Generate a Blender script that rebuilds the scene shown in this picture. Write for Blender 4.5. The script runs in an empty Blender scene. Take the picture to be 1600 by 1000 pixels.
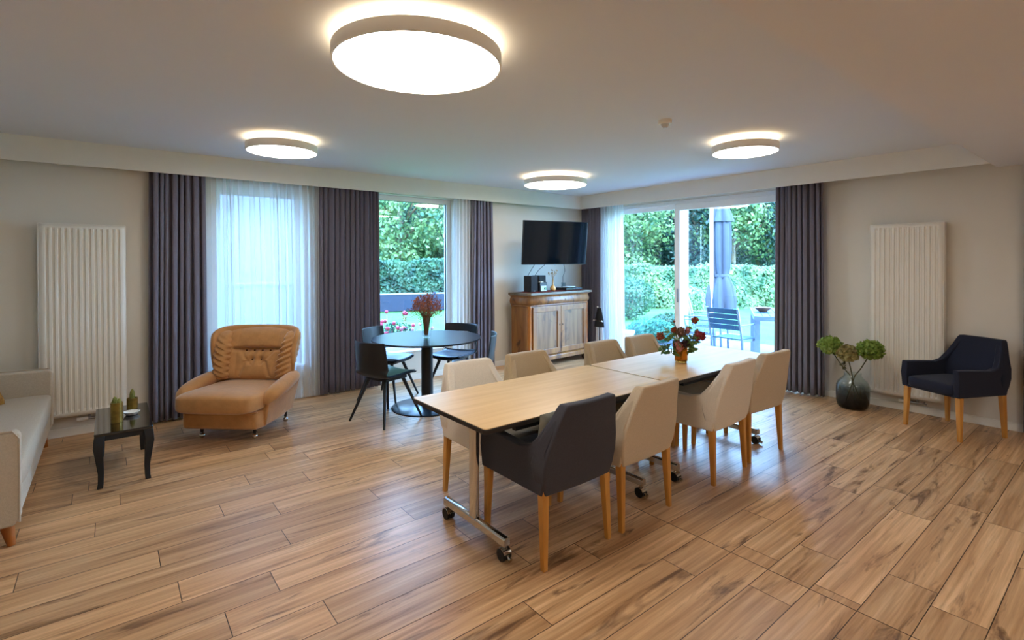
import bpy, math, random
import numpy as np
from mathutils import Vector, Matrix
R = math.radians
PI = math.pi
scene = bpy.context.scene
col = scene.collection

# ------------------------------------------------------------------ camera
cam_d = bpy.data.cameras.new('camera')
cam = bpy.data.objects.new('camera', cam_d)
col.objects.link(cam)
fw = Vector((0.62128, 0.78355, -0.0077)); rt = Vector((0.78356, -0.62131, -0.003)); up = Vector((0.00713, 0.00417, 0.99997))
m = Matrix((rt, up, -fw)).transposed().to_4x4()
m.translation = Vector((0, 0, 1.55))
cam.matrix_world = m
cam_d.sensor_width = 36.0
cam_d.lens = 793.87 / 1600 * 36
cam_d.shift_y = -85.58 / 1600
cam_d.clip_start = 0.02
scene.camera = cam

# ------------------------------------------------------------------ light
def lin(c):
    if isinstance(c, str):
        c = c.lstrip('#'); c = [int(c[i:i+2], 16) / 255 for i in (0, 2, 4)]
    else:
        return tuple(c)[:3] + (1.0,)
    return tuple((v / 12.92 if v <= 0.04045 else ((v + 0.055) / 1.055) ** 2.4) for v in c) + (1.0,)

SUN, SKY, LAMP, HALO = 2.2, 7.6, 4.7, 1.9
w = bpy.data.worlds.new('world'); scene.world = w
w.use_nodes = True
nt = w.node_tree
bgn = nt.nodes['Background']
tc = nt.nodes.new('ShaderNodeTexCoord'); sx = nt.nodes.new('ShaderNodeSeparateXYZ'); rp = nt.nodes.new('ShaderNodeValToRGB')
nt.links.new(tc.outputs['Generated'], sx.inputs[0]); nt.links.new(sx.outputs['Z'], rp.inputs[0]); nt.links.new(rp.outputs[0], bgn.inputs[0])
rp.color_ramp.elements[0].color = (0.36, 0.65, 1.0, 1); rp.color_ramp.elements[1].color = (0.20, 0.46, 1.0, 1)
bgn.inputs[1].default_value = SKY
sd = bpy.data.lights.new('sun', 'SUN'); sd.energy = SUN; sd.angle = R(0.8); sd.color = (0.93, 0.98, 1.0)
so = bpy.data.objects.new('sun', sd); col.objects.link(so)
so.rotation_euler = Vector((0.55, 0.62, -0.75)).to_track_quat('-Z', 'Y').to_euler()
so.location = (-5, -6, 9)

scene.view_settings.view_transform = 'Standard'
scene.view_settings.look = 'None'
scene.view_settings.gamma = 1.0
scene.view_settings.use_curve_mapping = False
scene.view_settings.exposure = 1.88
scene.render.film_transparent = False
scene.cycles.use_denoising = True
scene.cycles.max_bounces = 12
scene.cycles.diffuse_bounces = 6
scene.cycles.transparent_max_bounces = 24
scene.cycles.sample_clamp_indirect = 8.0
scene.cycles.caustics_reflective = False
scene.cycles.caustics_refractive = False

# ------------------------------------------------------------------ materials
MATS = {}
def N(nt, t, **k):
    n = nt.nodes.new('ShaderNode' + t)
    for a, b in k.items(): setattr(n, a, b)
    return n
def mat(name, c, rough=0.6, metal=0.0, var=0.0, vscale=8.0, bump=0.0, bscale=40.0, stretch=(1, 1, 1), spec=0.5,
        c2=None, trans=0.0, ior=1.45, sheen=0.0, coat=0.0):
    if name in MATS: return MATS[name]
    m = bpy.data.materials.new(name); m.use_nodes = True
    nt = m.node_tree; b = nt.nodes['Principled BSDF']
    c = lin(c)
    b.inputs['Base Color'].default_value = c
    b.inputs['Roughness'].default_value = rough
    b.inputs['Metallic'].default_value = metal
    b.inputs['Specular IOR Level'].default_value = spec
    b.inputs['IOR'].default_value = ior
    b.inputs['Transmission Weight'].default_value = trans
    if sheen: b.inputs['Sheen Weight'].default_value = sheen; b.inputs['Sheen Roughness'].default_value = 0.4
    if coat: b.inputs['Coat Weight'].default_value = coat; b.inputs['Coat Roughness'].default_value = 0.08
    tc = N(nt, 'TexCoord'); mp = N(nt, 'Mapping'); mp.inputs['Scale'].default_value = stretch
    nt.links.new(tc.outputs['Object'], mp.inputs[0])
    if var or c2:
        n = N(nt, 'TexNoise'); n.inputs['Scale'].default_value = vscale; n.inputs['Detail'].default_value = 5; n.inputs['Roughness'].default_value = 0.6
        nt.links.new(mp.outputs[0], n.inputs['Vector'])
        mx = N(nt, 'Mix', data_type='RGBA')
        d = lin(c2) if c2 else tuple(v * (1 - var) for v in c[:3]) + (1,)
        mx.inputs[6].default_value = d; mx.inputs[7].default_value = c if c2 else tuple(min(1, v * (1 + var)) for v in c[:3]) + (1,)
        rr = N(nt, 'ValToRGB'); rr.color_ramp.elements[0].position = 0.32; rr.color_ramp.elements[1].position = 0.68
        nt.links.new(n.outputs['Fac'], rr.inputs[0]); nt.links.new(rr.outputs[0], mx.inputs[0])
        nt.links.new(mx.outputs[2], b.inputs['Base Color'])
    if bump:
        n2 = N(nt, 'TexNoise'); n2.inputs['Scale'].default_value = bscale; n2.inputs['Detail'].default_value = 3
        nt.links.new(mp.outputs[0], n2.inputs['Vector'])
        bp = N(nt, 'Bump'); bp.inputs['Strength'].default_value = bump; bp.inputs['Distance'].default_value = 0.01
        nt.links.new(n2.outputs['Fac'], bp.inputs['Height']); nt.links.new(bp.outputs[0], b.inputs['Normal'])
    MATS[name] = m
    return m
def emis(name, c, s):
    m = bpy.data.materials.new(name); m.use_nodes = True; nt = m.node_tree
    nt.nodes.remove(nt.nodes['Principled BSDF'])
    e = N(nt, 'Emission'); e.inputs[0].default_value = lin(c); e.inputs[1].default_value = s
    nt.links.new(e.outputs[0], nt.nodes['Material Output'].inputs[0]); return m
def fres_node(nt, ior):
    # the same reflectance on both faces of a thin sheet: no total internal reflection at the far face
    f = N(nt, 'Fresnel'); g = N(nt, 'NewGeometry'); mr = N(nt, 'MapRange')
    mr.inputs[3].default_value = ior; mr.inputs[4].default_value = 1/ior
    nt.links.new(g.outputs['Backfacing'], mr.inputs[0]); nt.links.new(mr.outputs[0], f.inputs[0]); return f
def thin_glass(name, tint=(1, 1, 1), fres=1.5, rough=0.0):
    m = bpy.data.materials.new(name); m.use_nodes = True; nt = m.node_tree
    nt.nodes.remove(nt.nodes['Principled BSDF'])
    t = N(nt, 'BsdfTransparent'); t.inputs[0].default_value = tuple(tint) + (1,)
    g = N(nt, 'BsdfGlossy'); g.inputs['Roughness'].default_value = rough
    f = fres_node(nt, fres)
    x = N(nt, 'MixShader'); nt.links.new(f.outputs[0], x.inputs[0]); nt.links.new(t.outputs[0], x.inputs[1]); nt.links.new(g.outputs[0], x.inputs[2])
    nt.links.new(x.outputs[0], nt.nodes['Material Output'].inputs[0]); return m
def sheer_mat(name):
    m = bpy.data.materials.new(name); m.use_nodes = True; nt = m.node_tree
    nt.nodes.remove(nt.nodes['Principled BSDF'])
    t = N(nt, 'BsdfTransparent'); t.inputs[0].default_value = (1, 1, 1, 1)
    d = N(nt, 'BsdfDiffuse'); d.inputs[0].default_value = (0.92, 0.92, 0.93, 1)
    l = N(nt, 'BsdfTranslucent'); l.inputs[0].default_value = (0.86, 0.87, 0.88, 1)
    a = N(nt, 'MixShader'); a.inputs[0].default_value = 0.6
    nt.links.new(d.outputs[0], a.inputs[1]); nt.links.new(l.outputs[0], a.inputs[2])
    # threads seen edge-on cover more: opacity rises where the cloth turns away
    lw = N(nt, 'LayerWeight'); lw.inputs[0].default_value = 0.45
    mr = N(nt, 'MapRange'); mr.inputs[3].default_value = 0.60; mr.inputs[4].default_value = 0.97
    nt.links.new(lw.outputs['Facing'], mr.inputs[0])
    x = N(nt, 'MixShader'); nt.links.new(mr.outputs[0], x.inputs[0]); nt.links.new(t.outputs[0], x.inputs[1]); nt.links.new(a.outputs[0], x.inputs[2])
    nt.links.new(x.outputs[0], nt.nodes['Material Output'].inputs[0]); return m
def wood(name, c1, c2, rough=0.4, scale=(2, 26, 26), coat=0.0, knots=None):
    m = bpy.data.materials.new(name); m.use_nodes = True; nt = m.node_tree; b = nt.nodes['Principled BSDF']
    b.inputs['Roughness'].default_value = rough
    if coat: b.inputs['Coat Weight'].default_value = coat; b.inputs['Coat Roughness'].default_value = 0.15
    tc = N(nt, 'TexCoord'); mp = N(nt, 'Mapping'); mp.inputs['Scale'].default_value = scale
    nt.links.new(tc.outputs['Object'], mp.inputs[0])
    n = N(nt, 'TexNoise'); n.inputs['Scale'].default_value = 1.0; n.inputs['Detail'].default_value = 6; n.inputs['Distortion'].default_value = 0.6
    nt.links.new(mp.outputs[0], n.inputs['Vector'])
    r = N(nt, 'ValToRGB'); r.color_ramp.elements[0].position = 0.3; r.color_ramp.elements[1].position = 0.7
    r.color_ramp.elements[0].color = lin(c2); r.color_ramp.elements[1].color = lin(c1)
    nt.links.new(n.outputs['Fac'], r.inputs[0])
    out = r.outputs[0]
    if knots:
        mp2 = N(nt, 'Mapping'); mp2.inputs['Scale'].default_value = knots[1]; nt.links.new(tc.outputs['Object'], mp2.inputs[0])
        n3 = N(nt, 'TexNoise'); n3.inputs['Scale'].default_value = 1.0; n3.inputs['Detail'].default_value = 2; n3.inputs['Distortion'].default_value = 1.0
        nt.links.new(mp2.outputs[0], n3.inputs['Vector'])
        r3 = N(nt, 'ValToRGB'); r3.color_ramp.elements[0].position = 0.62; r3.color_ramp.elements[1].position = 0.72
        nt.links.new(n3.outputs['Fac'], r3.inputs[0])
        mx = N(nt, 'Mix', data_type='RGBA'); nt.links.new(r3.outputs[0], mx.inputs[0]); nt.links.new(out, mx.inputs[6]); mx.inputs[7].default_value = lin(knots[0])
        out = mx.outputs[2]
    nt.links.new(out, b.inputs['Base Color'])
    return m

wall_m = mat('wall_paint', '#d8d2c6', 0.85, var=0.015, vscale=1.5, bump=0.08, bscale=180)
ceil_m = mat('ceiling_paint', '#dadadc', 0.9, var=0.01, vscale=1.0, bump=0.05, bscale=150)
trim_m = mat('trim_paint', '#e6e3da', 0.5, var=0.01)
frame_m = mat('window_frame_white', '#ecebea', 0.35, var=0.01)
render_m = mat('facade_render', '#6a6d74', 0.9, var=0.05, vscale=2, bump=0.2, bscale=60)
glass_m = thin_glass('window_pane_glass', (0.97, 0.99, 0.99), 1.5)
drape_m = mat('drape_cloth', '#6d6977', 0.85, var=0.06, vscale=60, bump=0.15, bscale=300, sheen=0.25)
sheer_m = sheer_mat('sheer_cloth')
linen_m = mat('beige_linen', '#c4b197', 0.9, var=0.06, vscale=140, bump=0.25, bscale=420, sheen=0.15)
linen2_m = mat('pale_linen', '#dccfbd', 0.9, var=0.06, vscale=140, bump=0.25, bscale=420, sheen=0.15)
linen3_m = mat('tan_linen', '#b39a77', 0.9, var=0.06, vscale=140, bump=0.25, bscale=420, sheen=0.15)
char_m = mat('charcoal_linen', '#3b3a42', 0.92, var=0.12, vscale=120, bump=0.25, bscale=420, sheen=0.1)
navy_m = mat('navy_cloth', '#191e31', 0.92, var=0.12, vscale=120, bump=0.25, bscale=420, sheen=0.1)
sofa_m = mat('sofa_cloth', '#b8aa96', 0.92, var=0.07, vscale=120, bump=0.3, bscale=350, sheen=0.1)
velvet_m = mat('ochre_velvet', '#b3814e', 0.85, var=0.10, vscale=14, bump=0.12, bscale=60, sheen=0.5)
beech = wood('beech_leg', '#d39a4e', '#b57a33', 0.35, (14, 14, 2))
oak_top = wood('oak_laminate', '#dfb983', '#cfa56c', 0.32, (1.4, 22, 22))
brownleg = wood('walnut_leg', '#a55f22', '#7e4314', 0.35, (14, 14, 3))
cab_m = wood('waxed_pine', '#a06c34', '#74451d', 0.38, (16, 16, 1.6), coat=0.2, knots=('#4d2c12', (5, 5, 3)))
cab_panel_m = wood('pale_pine_panel', '#946c42', '#6e4a28', 0.42, (18, 18, 1.5), coat=0.15, knots=('#5a3b20', (6, 6, 4)))
cab_top_m = wood('grey_worn_top', '#74644e', '#554636', 0.4, (2, 20, 20), coat=0.2)
edge_m = mat('black_edge', '#221c1a', 0.5, var=0.05)
black_m = mat('black_plastic', '#16171a', 0.45, var=0.1, vscale=30)
matte_black = mat('matte_black_metal', '#15171a', 0.5, var=0.08)
tableblk_m = mat('black_laminate', '#1d2734', 0.30, var=0.06)  # blue mixed into the black stands in for reflected sky
lacquer_m = mat('black_lacquer', '#0b0b0c', 0.12, var=0.05, coat=0.6)
chrome_m = mat('chrome', '#c9c6c2', 0.16, metal=1.0, var=0.03)
rubber_m = mat('black_rubber', '#101010', 0.6, var=0.1)
white_m = mat('white_enamel', '#e9e4da', 0.35, var=0.01)
steel_m = mat('brushed_steel', '#9a9a9c', 0.35, metal=1.0, var=0.05)
rad_m = mat('radiator_enamel', '#e4dfd4', 0.4, var=0.01)
leaf_m = {}
def leaf(name, c, c2, t=0.35):
    m = bpy.data.materials.new(name); m.use_nodes = True; nt = m.node_tree; b = nt.nodes['Principled BSDF']
    b.inputs['Roughness'].default_value = 0.55
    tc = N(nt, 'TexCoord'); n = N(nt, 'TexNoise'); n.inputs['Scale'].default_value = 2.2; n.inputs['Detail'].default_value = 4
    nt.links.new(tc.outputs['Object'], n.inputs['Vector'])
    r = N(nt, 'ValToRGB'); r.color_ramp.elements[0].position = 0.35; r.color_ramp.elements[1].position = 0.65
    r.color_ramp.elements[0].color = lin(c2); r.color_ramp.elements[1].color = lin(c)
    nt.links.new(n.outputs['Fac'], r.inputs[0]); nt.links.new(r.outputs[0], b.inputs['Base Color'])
    tl = N(nt, 'BsdfTranslucent'); nt.links.new(r.outputs[0], tl.inputs[0])
    x = N(nt, 'MixShader'); x.inputs[0].default_value = t
    nt.links.new(b.outputs[0], x.inputs[1]); nt.links.new(tl.outputs[0], x.inputs[2])
    nt.links.new(x.outputs[0], nt.nodes['Material Output'].inputs[0]); return m

# ------------------------------------------------------------------ mesh helpers
class MB:
    def __init__(s): s.v = []; s.f = []
    def add(s, vs, fs):
        o = len(s.v); s.v += [tuple(p) for p in vs]; s.f += [tuple(i + o for i in f) for f in fs]; return s
    def box(s, x0, x1, y0, y1, z0, z1):
        return s.add([(x0,y0,z0),(x1,y0,z0),(x1,y1,z0),(x0,y1,z0),(x0,y0,z1),(x1,y0,z1),(x1,y1,z1),(x0,y1,z1)],
                     [(0,3,2,1),(4,5,6,7),(0,1,5,4),(1,2,6,5),(2,3,7,6),(3,0,4,7)])
    def hexa(s, p): # 8 points: bottom 4 ccw, top 4 ccw
        return s.add(p, [(0,3,2,1),(4,5,6,7),(0,1,5,4),(1,2,6,5),(2,3,7,6),(3,0,4,7)])
    def loft(s, rings, cap=True, closed=True):
        n = len(rings[0]); vs = [p for r in rings for p in r]; fs = []
        for i in range(len(rings) - 1):
            for j in range(n if closed else n - 1):
                k = (j + 1) % n
                fs.append((i*n+j, i*n+k, (i+1)*n+k, (i+1)*n+j))
        if cap and closed:
            fs.append(tuple(range(n - 1, -1, -1))); fs.append(tuple((len(rings)-1)*n + j for j in range(n)))
        return s.add(vs, fs)
    def lathe(s, prof, c=(0, 0, 0), n=32, cap=True):
        rings = [[(c[0] + r*math.cos(2*PI*j/n), c[1] + r*math.sin(2*PI*j/n), c[2] + z) for j in range(n)] for r, z in prof]
        return s.loft(rings, cap)
    def cyl(s, p0, p1, r0, r1=None, n=12, sq=False):
        r1 = r0 if r1 is None else r1
        p0 = Vector(p0); p1 = Vector(p1); d = (p1 - p0).normalized()
        a = Vector((0, 0, 1)) if abs(d.z) < 0.9 else Vector((1, 0, 0))
        u = d.cross(a).normalized(); v = d.cross(u)
        rings = []
        for p, r in ((p0, r0), (p1, r1)):
            rings.append([tuple(p + u*r*math.cos(2*PI*j/n) - v*r*math.sin(2*PI*j/n)) for j in range(n)])
        return s.loft(rings)
    def tube(s, pts, r, n=8):
        pts = [Vector(p) for p in pts]; rings = []; pu = None
        for i, p in enumerate(pts):
            d = (pts[min(i+1, len(pts)-1)] - pts[max(i-1, 0)]).normalized()
            if pu is None:
                a = Vector((0, 0, 1)) if abs(d.z) < 0.9 else Vector((1, 0, 0)); pu = d.cross(a).normalized()
            else: pu = (pu - d * pu.dot(d)).normalized()
            v = d.cross(pu); rr = r[i] if isinstance(r, (list, tuple)) else r
            rings.append([tuple(p + pu*rr*math.cos(2*PI*j/n) - v*rr*math.sin(2*PI*j/n)) for j in range(n)])
        return s.loft(rings)
    def prism(s, poly, a, b, axis='x'):
        n = len(poly)
        def P(t, q):
            return {'x': (t, q[0], q[1]), 'y': (q[0], t, q[1]), 'z': (q[0], q[1], t)}[axis]
        return s.loft([[P(a, q) for q in poly], [P(b, q) for q in poly]])
    def sell(s, c, r, e=0.5, e2=None, nu=24, nv=14, fn=None): # superellipsoid
        e2 = e if e2 is None else e2
        sp = lambda x, p: math.copysign(abs(x) ** p, x)
        rings = []
        for i in range(nv + 1):
            v = -PI/2 + PI * i / nv
            if i in (0, nv): v *= 0.999
            ring = []
            for j in range(nu):
                u = 2*PI*j/nu
                p = (r[0]*sp(math.cos(v), e)*sp(math.cos(u), e2), r[1]*sp(math.cos(v), e)*sp(math.sin(u), e2), r[2]*sp(math.sin(v), e))
                if fn: p = fn(p)
                ring.append((c[0]+p[0], c[1]+p[1], c[2]+p[2]))
            rings.append(ring)
        return s.loft(rings)
    def grid(s, fn, nu, nv):
        vs = [fn(i/nu, j/nv) for j in range(nv+1) for i in range(nu+1)]
        fs = [(j*(nu+1)+i, j*(nu+1)+i+1, (j+1)*(nu+1)+i+1, (j+1)*(nu+1)+i) for j in range(nv) for i in range(nu)]
        return s.add(vs, fs)
    def xf(s, M):
        s.v = [tuple(M @ Vector(p)) for p in s.v]; return s
    def build(s, name, m, parent=None, smooth=40, bevel=0, seg=2, solid=0, sub=0, loc=None, rz=0):
        me = bpy.data.meshes.new(name); me.from_pydata(s.v, [], s.f); me.update()
        me.materials.append(m)
        if smooth:
            me.shade_smooth()
            if smooth < 180: me.set_sharp_from_angle(angle=R(smooth))
        o = bpy.data.objects.new(name, me); col.objects.link(o)
        if parent is not None: o.parent = parent
        if loc is not None: o.location = loc
        if rz: o.rotation_euler.z = rz
        if solid:
            q = o.modifiers.new('solid', 'SOLIDIFY'); q.thickness = solid; q.offset = 0
        if bevel:
            q = o.modifiers.new('bevel', 'BEVEL'); q.width = bevel; q.segments = seg; q.limit_method = 'ANGLE'; q.angle_limit = R(35); q.use_clamp_overlap = True
        if sub:
            q = o.modifiers.new('sub', 'SUBSURF'); q.levels = sub; q.render_levels = sub
        return o
def tag(o, label=None, cat=None, group=None, kind=None):
    if label: o['label'] = label
    if cat: o['category'] = cat
    if group: o['group'] = group
    if kind: o['kind'] = kind
    return o
def thing(name, label, cat, loc=(0, 0, 0), rz=0, group=None):
    o = bpy.data.objects.new(name, None); col.objects.link(o); o.empty_display_size = 0.1
    o.location = loc; o.rotation_euler = (0, 0, rz)
    return tag(o, label, cat, group)
def kids(o): return [c for c in bpy.data.objects if c.parent == o]
def copy_tree(o, parent=None):
    c = o.copy(); col.objects.link(c); c.parent = parent
    for ch in kids(o): copy_tree(ch, c)
    return c
def struct(o): o['kind'] = 'structure'; return o
def facing(fx, fy): return math.atan2(fy, fx) - PI/2      # local +Y turned to (fx, fy)

# ------------------------------------------------------------------ room shell
XW, YW, XB, YB = 6.42, 6.022, 6.1185, 5.886
X0, Y0, H, B = -1.45, -2.6, 2.62, 2.406
SOF = 0.90

# floor: real planks, wood-look
rnd = random.Random(5)
def plank_floor():
    Wd = 0.1935; L = 1.18; y0 = 0.613
    off = {2:.025,3:.334,4:1.065,5:.287,6:.81,8:.756,9:.39,10:.62,11:.25,12:.77,13:.195,14:.815,15:.54,16:1.105,7:.5}
    vs, fs, cols = [], [], []
    g = 0.0019
    k0 = math.floor((Y0 - y0)/Wd); k1 = math.ceil((YW - y0)/Wd)
    for k in range(k0, k1 + 1):
        ya, yb = max(Y0, y0 + k*Wd), min(YW, y0 + (k+1)*Wd)
        if yb - ya < 0.004: continue
        o = off.get(k, rnd.random()*L)
        cuts = []; x = o - 6*L
        while x < XW + 1: cuts.append(x); x += L
        joint = 2.578 if yb < 2.37 else None
        if joint:
            r2 = rnd.random()*L
            cuts = [c for c in cuts if c < joint - 0.05] + [joint] + [joint + ((r2 if k != 3 else 0.116)) + i*L for i in range(6)]
        cuts = [X0] + [c for c in cuts if X0 + 0.02 < c < XW - 0.02] + [XW]
        for a, b in zip(cuts[:-1], cuts[1:]):
            if b - a < 0.01: continue
            n = len(vs); c = (rnd.random(), rnd.random(), rnd.random(), 1)
            gg = g*1.7 if joint and abs(a - joint) < 1e-6 else g
            vs += [(a+gg, ya+g, 0), (b-g, ya+g, 0), (b-g, yb-g, 0), (a+gg, yb-g, 0)]
            fs.append((n, n+1, n+2, n+3)); cols.append(c)
    nplank = len(fs)
    n = len(vs)  # slab under the planks, seen as the grout
    vs += [(X0-.3,Y0-.3,-.045),(XW+.01,Y0-.3,-.045),(XW+.01,YW+.01,-.045),(X0-.3,YW+.01,-.045),(X0-.3,Y0-.3,-.0015),(XW+.01,Y0-.3,-.0015),(XW+.01,YW+.01,-.0015),(X0-.3,YW+.01,-.0015)]
    fs += [tuple(n+i for i in f) for f in [(0,3,2,1),(4,5,6,7),(0,1,5,4),(1,2,6,5),(2,3,7,6),(3,0,4,7)]]
    me = bpy.data.meshes.new('floor'); me.from_pydata(vs, [], fs); me.update()
    ca = me.color_attributes.new('plank', 'FLOAT_COLOR', 'CORNER')
    for i, p in enumerate(me.polygons):
        c = cols[i] if i < nplank else (0, 0, 0, 0)
        for li in p.loop_indices: ca.data[li].color = c
    m = bpy.data.materials.new('wood_look_tile'); m.use_nodes = True; nt = m.node_tree; b = nt.nodes['Principled BSDF']
    at = N(nt, 'Attribute', attribute_name='plank'); tc = N(nt, 'TexCoord')
    vm = N(nt, 'VectorMath', operation='MULTIPLY'); vm.inputs[1].default_value = (37, 23, 11)
    nt.links.new(at.outputs['Color'], vm.inputs[0])
    va = N(nt, 'VectorMath', operation='ADD'); nt.links.new(tc.outputs['Object'], va.inputs[0]); nt.links.new(vm.outputs[0], va.inputs[1])
    def noise(sc, scale, det, dist, rough=0.6):
        mp = N(nt, 'Mapping'); mp.inputs['Scale'].default_value = sc; nt.links.new(va.outputs[0], mp.inputs[0])
        n = N(nt, 'TexNoise'); n.inputs['Scale'].default_value = scale; n.inputs['Detail'].default_value = det; n.inputs['Distortion'].default_value = dist; n.inputs['Roughness'].default_value = rough
        nt.links.new(mp.outputs[0], n.inputs['Vector']); return n.outputs['Fac']
    def ramp(src, pts):
        r = N(nt, 'ValToRGB'); e = r.color_ramp.elements
        while len(e) < len(pts): e.new(0.5)
        for q, (p, c) in zip(e, pts): q.position = p; q.color = lin(c)
        nt.links.new(src, r.inputs[0]); return r.outputs[0]
    base = ramp(noise((0.55, 9, 1), 1.6, 5, 0.5), [(0.24, '#8c6442'), (0.40, '#b88d63'), (0.6, '#cea57a'), (0.8, '#deba94')])
    fine = ramp(noise((1.5, 60, 1), 1.0, 4, 0.2), [(0.35, (0.72, 0.68, 0.62)), (0.65, (1.08, 1.08, 1.08))])
    mul = N(nt, 'Mix', data_type='RGBA', blend_type='MULTIPLY'); mul.inputs[0].default_value = 0.8
    nt.links.new(base, mul.inputs[6]); nt.links.new(fine, mul.inputs[7])
    # knots and dark streaks
    kn = ramp(noise((1.6, 11, 1), 1.0, 4, 0.9, 0.65), [(0.57, (0, 0, 0)), (0.70, (1, 1, 1))])
    mk = N(nt, 'Mix', data_type='RGBA'); mk.inputs[7].default_value = lin('#5c3c24')
    mf = N(nt, 'Math', operation='MULTIPLY'); mf.inputs[1].default_value = 0.9; nt.links.new(kn, mf.inputs[0]); nt.links.new(mf.outputs[0], mk.inputs[0])
    nt.links.new(mul.outputs[2], mk.inputs[6])
    sp = N(nt, 'SeparateColor'); nt.links.new(at.outputs['Color'], sp.inputs[0])
    mr = N(nt, 'MapRange'); mr.inputs[3].default_value = 0.93; mr.inputs[4].default_value = 1.18; nt.links.new(sp.outputs[1], mr.inputs[0])
    vs2 = N(nt, 'VectorMath', operation='SCALE'); nt.links.new(mk.outputs[2], vs2.inputs[0]); nt.links.new(mr.outputs[0], vs2.inputs['Scale'])
    gr = N(nt, 'Mix', data_type='RGBA'); gr.inputs[6].default_value = lin('#3d2d20'); nt.links.new(at.outputs['Alpha'], gr.inputs[0]); nt.links.new(vs2.outputs[0], gr.inputs[7])
    nt.links.new(gr.outputs[2], b.inputs['Base Color'])
    b.inputs['Roughness'].default_value = 0.36
    b.inputs['Specular IOR Level'].default_value = 0.5
    bp = N(nt, 'Bump'); bp.inputs['Strength'].default_value = 0.12; bp.inputs['Distance'].default_value = 0.002
    nt.links.new(noise((2, 50, 1), 1.0, 3, 0.2), bp.inputs['Height']); nt.links.new(bp.outputs[0], b.inputs['Normal'])
    me.materials.append(m)
    o = bpy.data.objects.new('floor', me); col.objects.link(o); struct(o)
plank_floor()

WT = 0.30
# openings: left wall (x0,x1,z0,z1); right wall (y0,y1,z0,z1)
W1 = (0.86, 1.75, 0.37, 2.345); W2 = (2.50, 3.77, 0.37, 2.41)
D1 = (2.45, 5.50, 0.0, 2.42)
def wall_with(name, axis, lo, hi, a0, a1, holes, zt):
    mb = MB(); cur = lo
    def bx(u0, u1, z0, z1):
        if axis == 'x': mb.box(u0, u1, a0, a1, z0, z1)
        else: mb.box(a0, a1, u0, u1, z0, z1)
    for h in sorted(holes):
        bx(cur, h[0], 0, zt)
        if h[2] > 0: bx(h[0], h[1], 0, h[2])
        bx(h[0], h[1], h[3], zt); cur = h[1]
    bx(cur, hi, 0, zt)
    return struct(mb.build(name, wall_m, smooth=0))
wall_with('wall_left', 'x', X0 - .2, XW + WT, YW, YW + WT, [W1, W2], H + .1)
wall_with('wall_right', 'y', Y0 - .2, YW, XW, XW + WT, [D1], H + .1)
struct(MB().box(X0 - .2, X0, Y0, YW, 0, H + .1).build('wall_west', wall_m, smooth=0))
struct(MB().box(X0, XW, Y0 - .2, Y0, 0, H + .1).build('wall_back', wall_m, smooth=0))
struct(MB().box(X0 - .2, XW + WT, SOF - .1, YW + WT, H + .1, H + .3).box(X0, XW, SOF, YW, H, H + .1).build('ceiling', ceil_m, smooth=0))
struct(MB().box(X0, XW, Y0, SOF, B, H + .15).build('ceiling_lowered', ceil_m, smooth=0))
struct(MB().box(X0, XB, YB, YB + .018, B, H).build('trim_1', trim_m, smooth=0))
struct(MB().box(XB, XB + .018, SOF, YB + .018, B, H).build('trim_2', trim_m, smooth=0))
for nm, b in (('baseboard_left', (X0, XW, YW - .014, YW, 0, .075)), ('baseboard_right', (XW - .014, XW, Y0, D1[0] - .02, 0, .075)), ('baseboard_corner', (XW - .014, XW, D1[1] + .02, YW - .014, 0, .075))):
    struct(MB().box(*b).build(nm, trim_m, smooth=0, bevel=.004))

# windows
def frame_ring(x0, x1, z0, z1, w, y0, y1):
    mb = MB()
    mb.box(x0, x1, y0, y1, z0, z0 + w); mb.box(x0, x1, y0, y1, z1 - w, z1)
    mb.box(x0, x0 + w, y0, y1, z0 + w, z1 - w); mb.box(x1 - w, x1, y0, y1, z0 + w, z1 - w); return mb
for i, wd in enumerate((W1, W2)):
    x0, x1, z0, z1 = wd
    fr = frame_ring(x0, x1, z0, z1, .065, YW + .12, YW + .19).build('window_%d' % (i + 1), frame_m, smooth=0, bevel=.004); struct(fr)
    MB().box(x0 + .06, x1 - .06, YW + .150, YW + .156, z0 + .06, z1 - .06).build('window_glass', glass_m, fr, smooth=0)
    frame_ring(x0 + .064, x1 - .064, z0 + .064, z1 - .064, .006, YW + .140, YW + .166).build('seal', matte_black, fr, smooth=0)
    MB().box(x0 - .0, x1 + .0, YW - .02, YW + .12, z0 - .0, z0 + .018).build('window_sill', frame_m, fr, smooth=0, bevel=.004)
# sliding patio door
y0, y1, z0, z1 = D1
dr = MB()
dr.box(XW + .03, XW + .17, y0, y1, z1 - .055, z1); dr.box(XW + .03, XW + .17, y0, y1, 0.0, .05)
dr.box(XW + .03, XW + .17, y0, y0 + .05, .05, z1 - .055); dr.box(XW + .03, XW + .17, y1 - .05, y1, .05, z1 - .055)
dro = struct(dr.build('door_1', frame_m, smooth=0, bevel=.004))
def leafp(ya, yb, xa, xb, w, name):
    mb = MB(); za, zb = .05, z1 - .055
    mb.box(xa, xb, ya, yb, za, za + w); mb.box(xa, xb, ya, yb, zb - w, zb); mb.box(xa, xb, ya, ya + w, za + w, zb - w); mb.box(xa, xb, yb - w, yb, za + w, zb - w)
    o = mb.build(name, frame_m, dro, smooth=0, bevel=.004)
    xm = (xa + xb)/2
    MB().box(xm - .003, xm + .003, ya + w - .01, yb - w + .01, za + w - .01, zb - w + .01).build('door_glass', glass_m, o, smooth=0)
    return o
leafp(2.50, 4.335, XW + .04, XW + .085, .088, 'sliding_panel')
leafp(4.25, 5.45, XW + .10, XW + .15, .06, 'fixed_panel')
MB().box(XW + .025, XW + .04, 4.27, 4.29, .95, 1.15).build('door_handle', steel_m, dro, bevel=.004)

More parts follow.
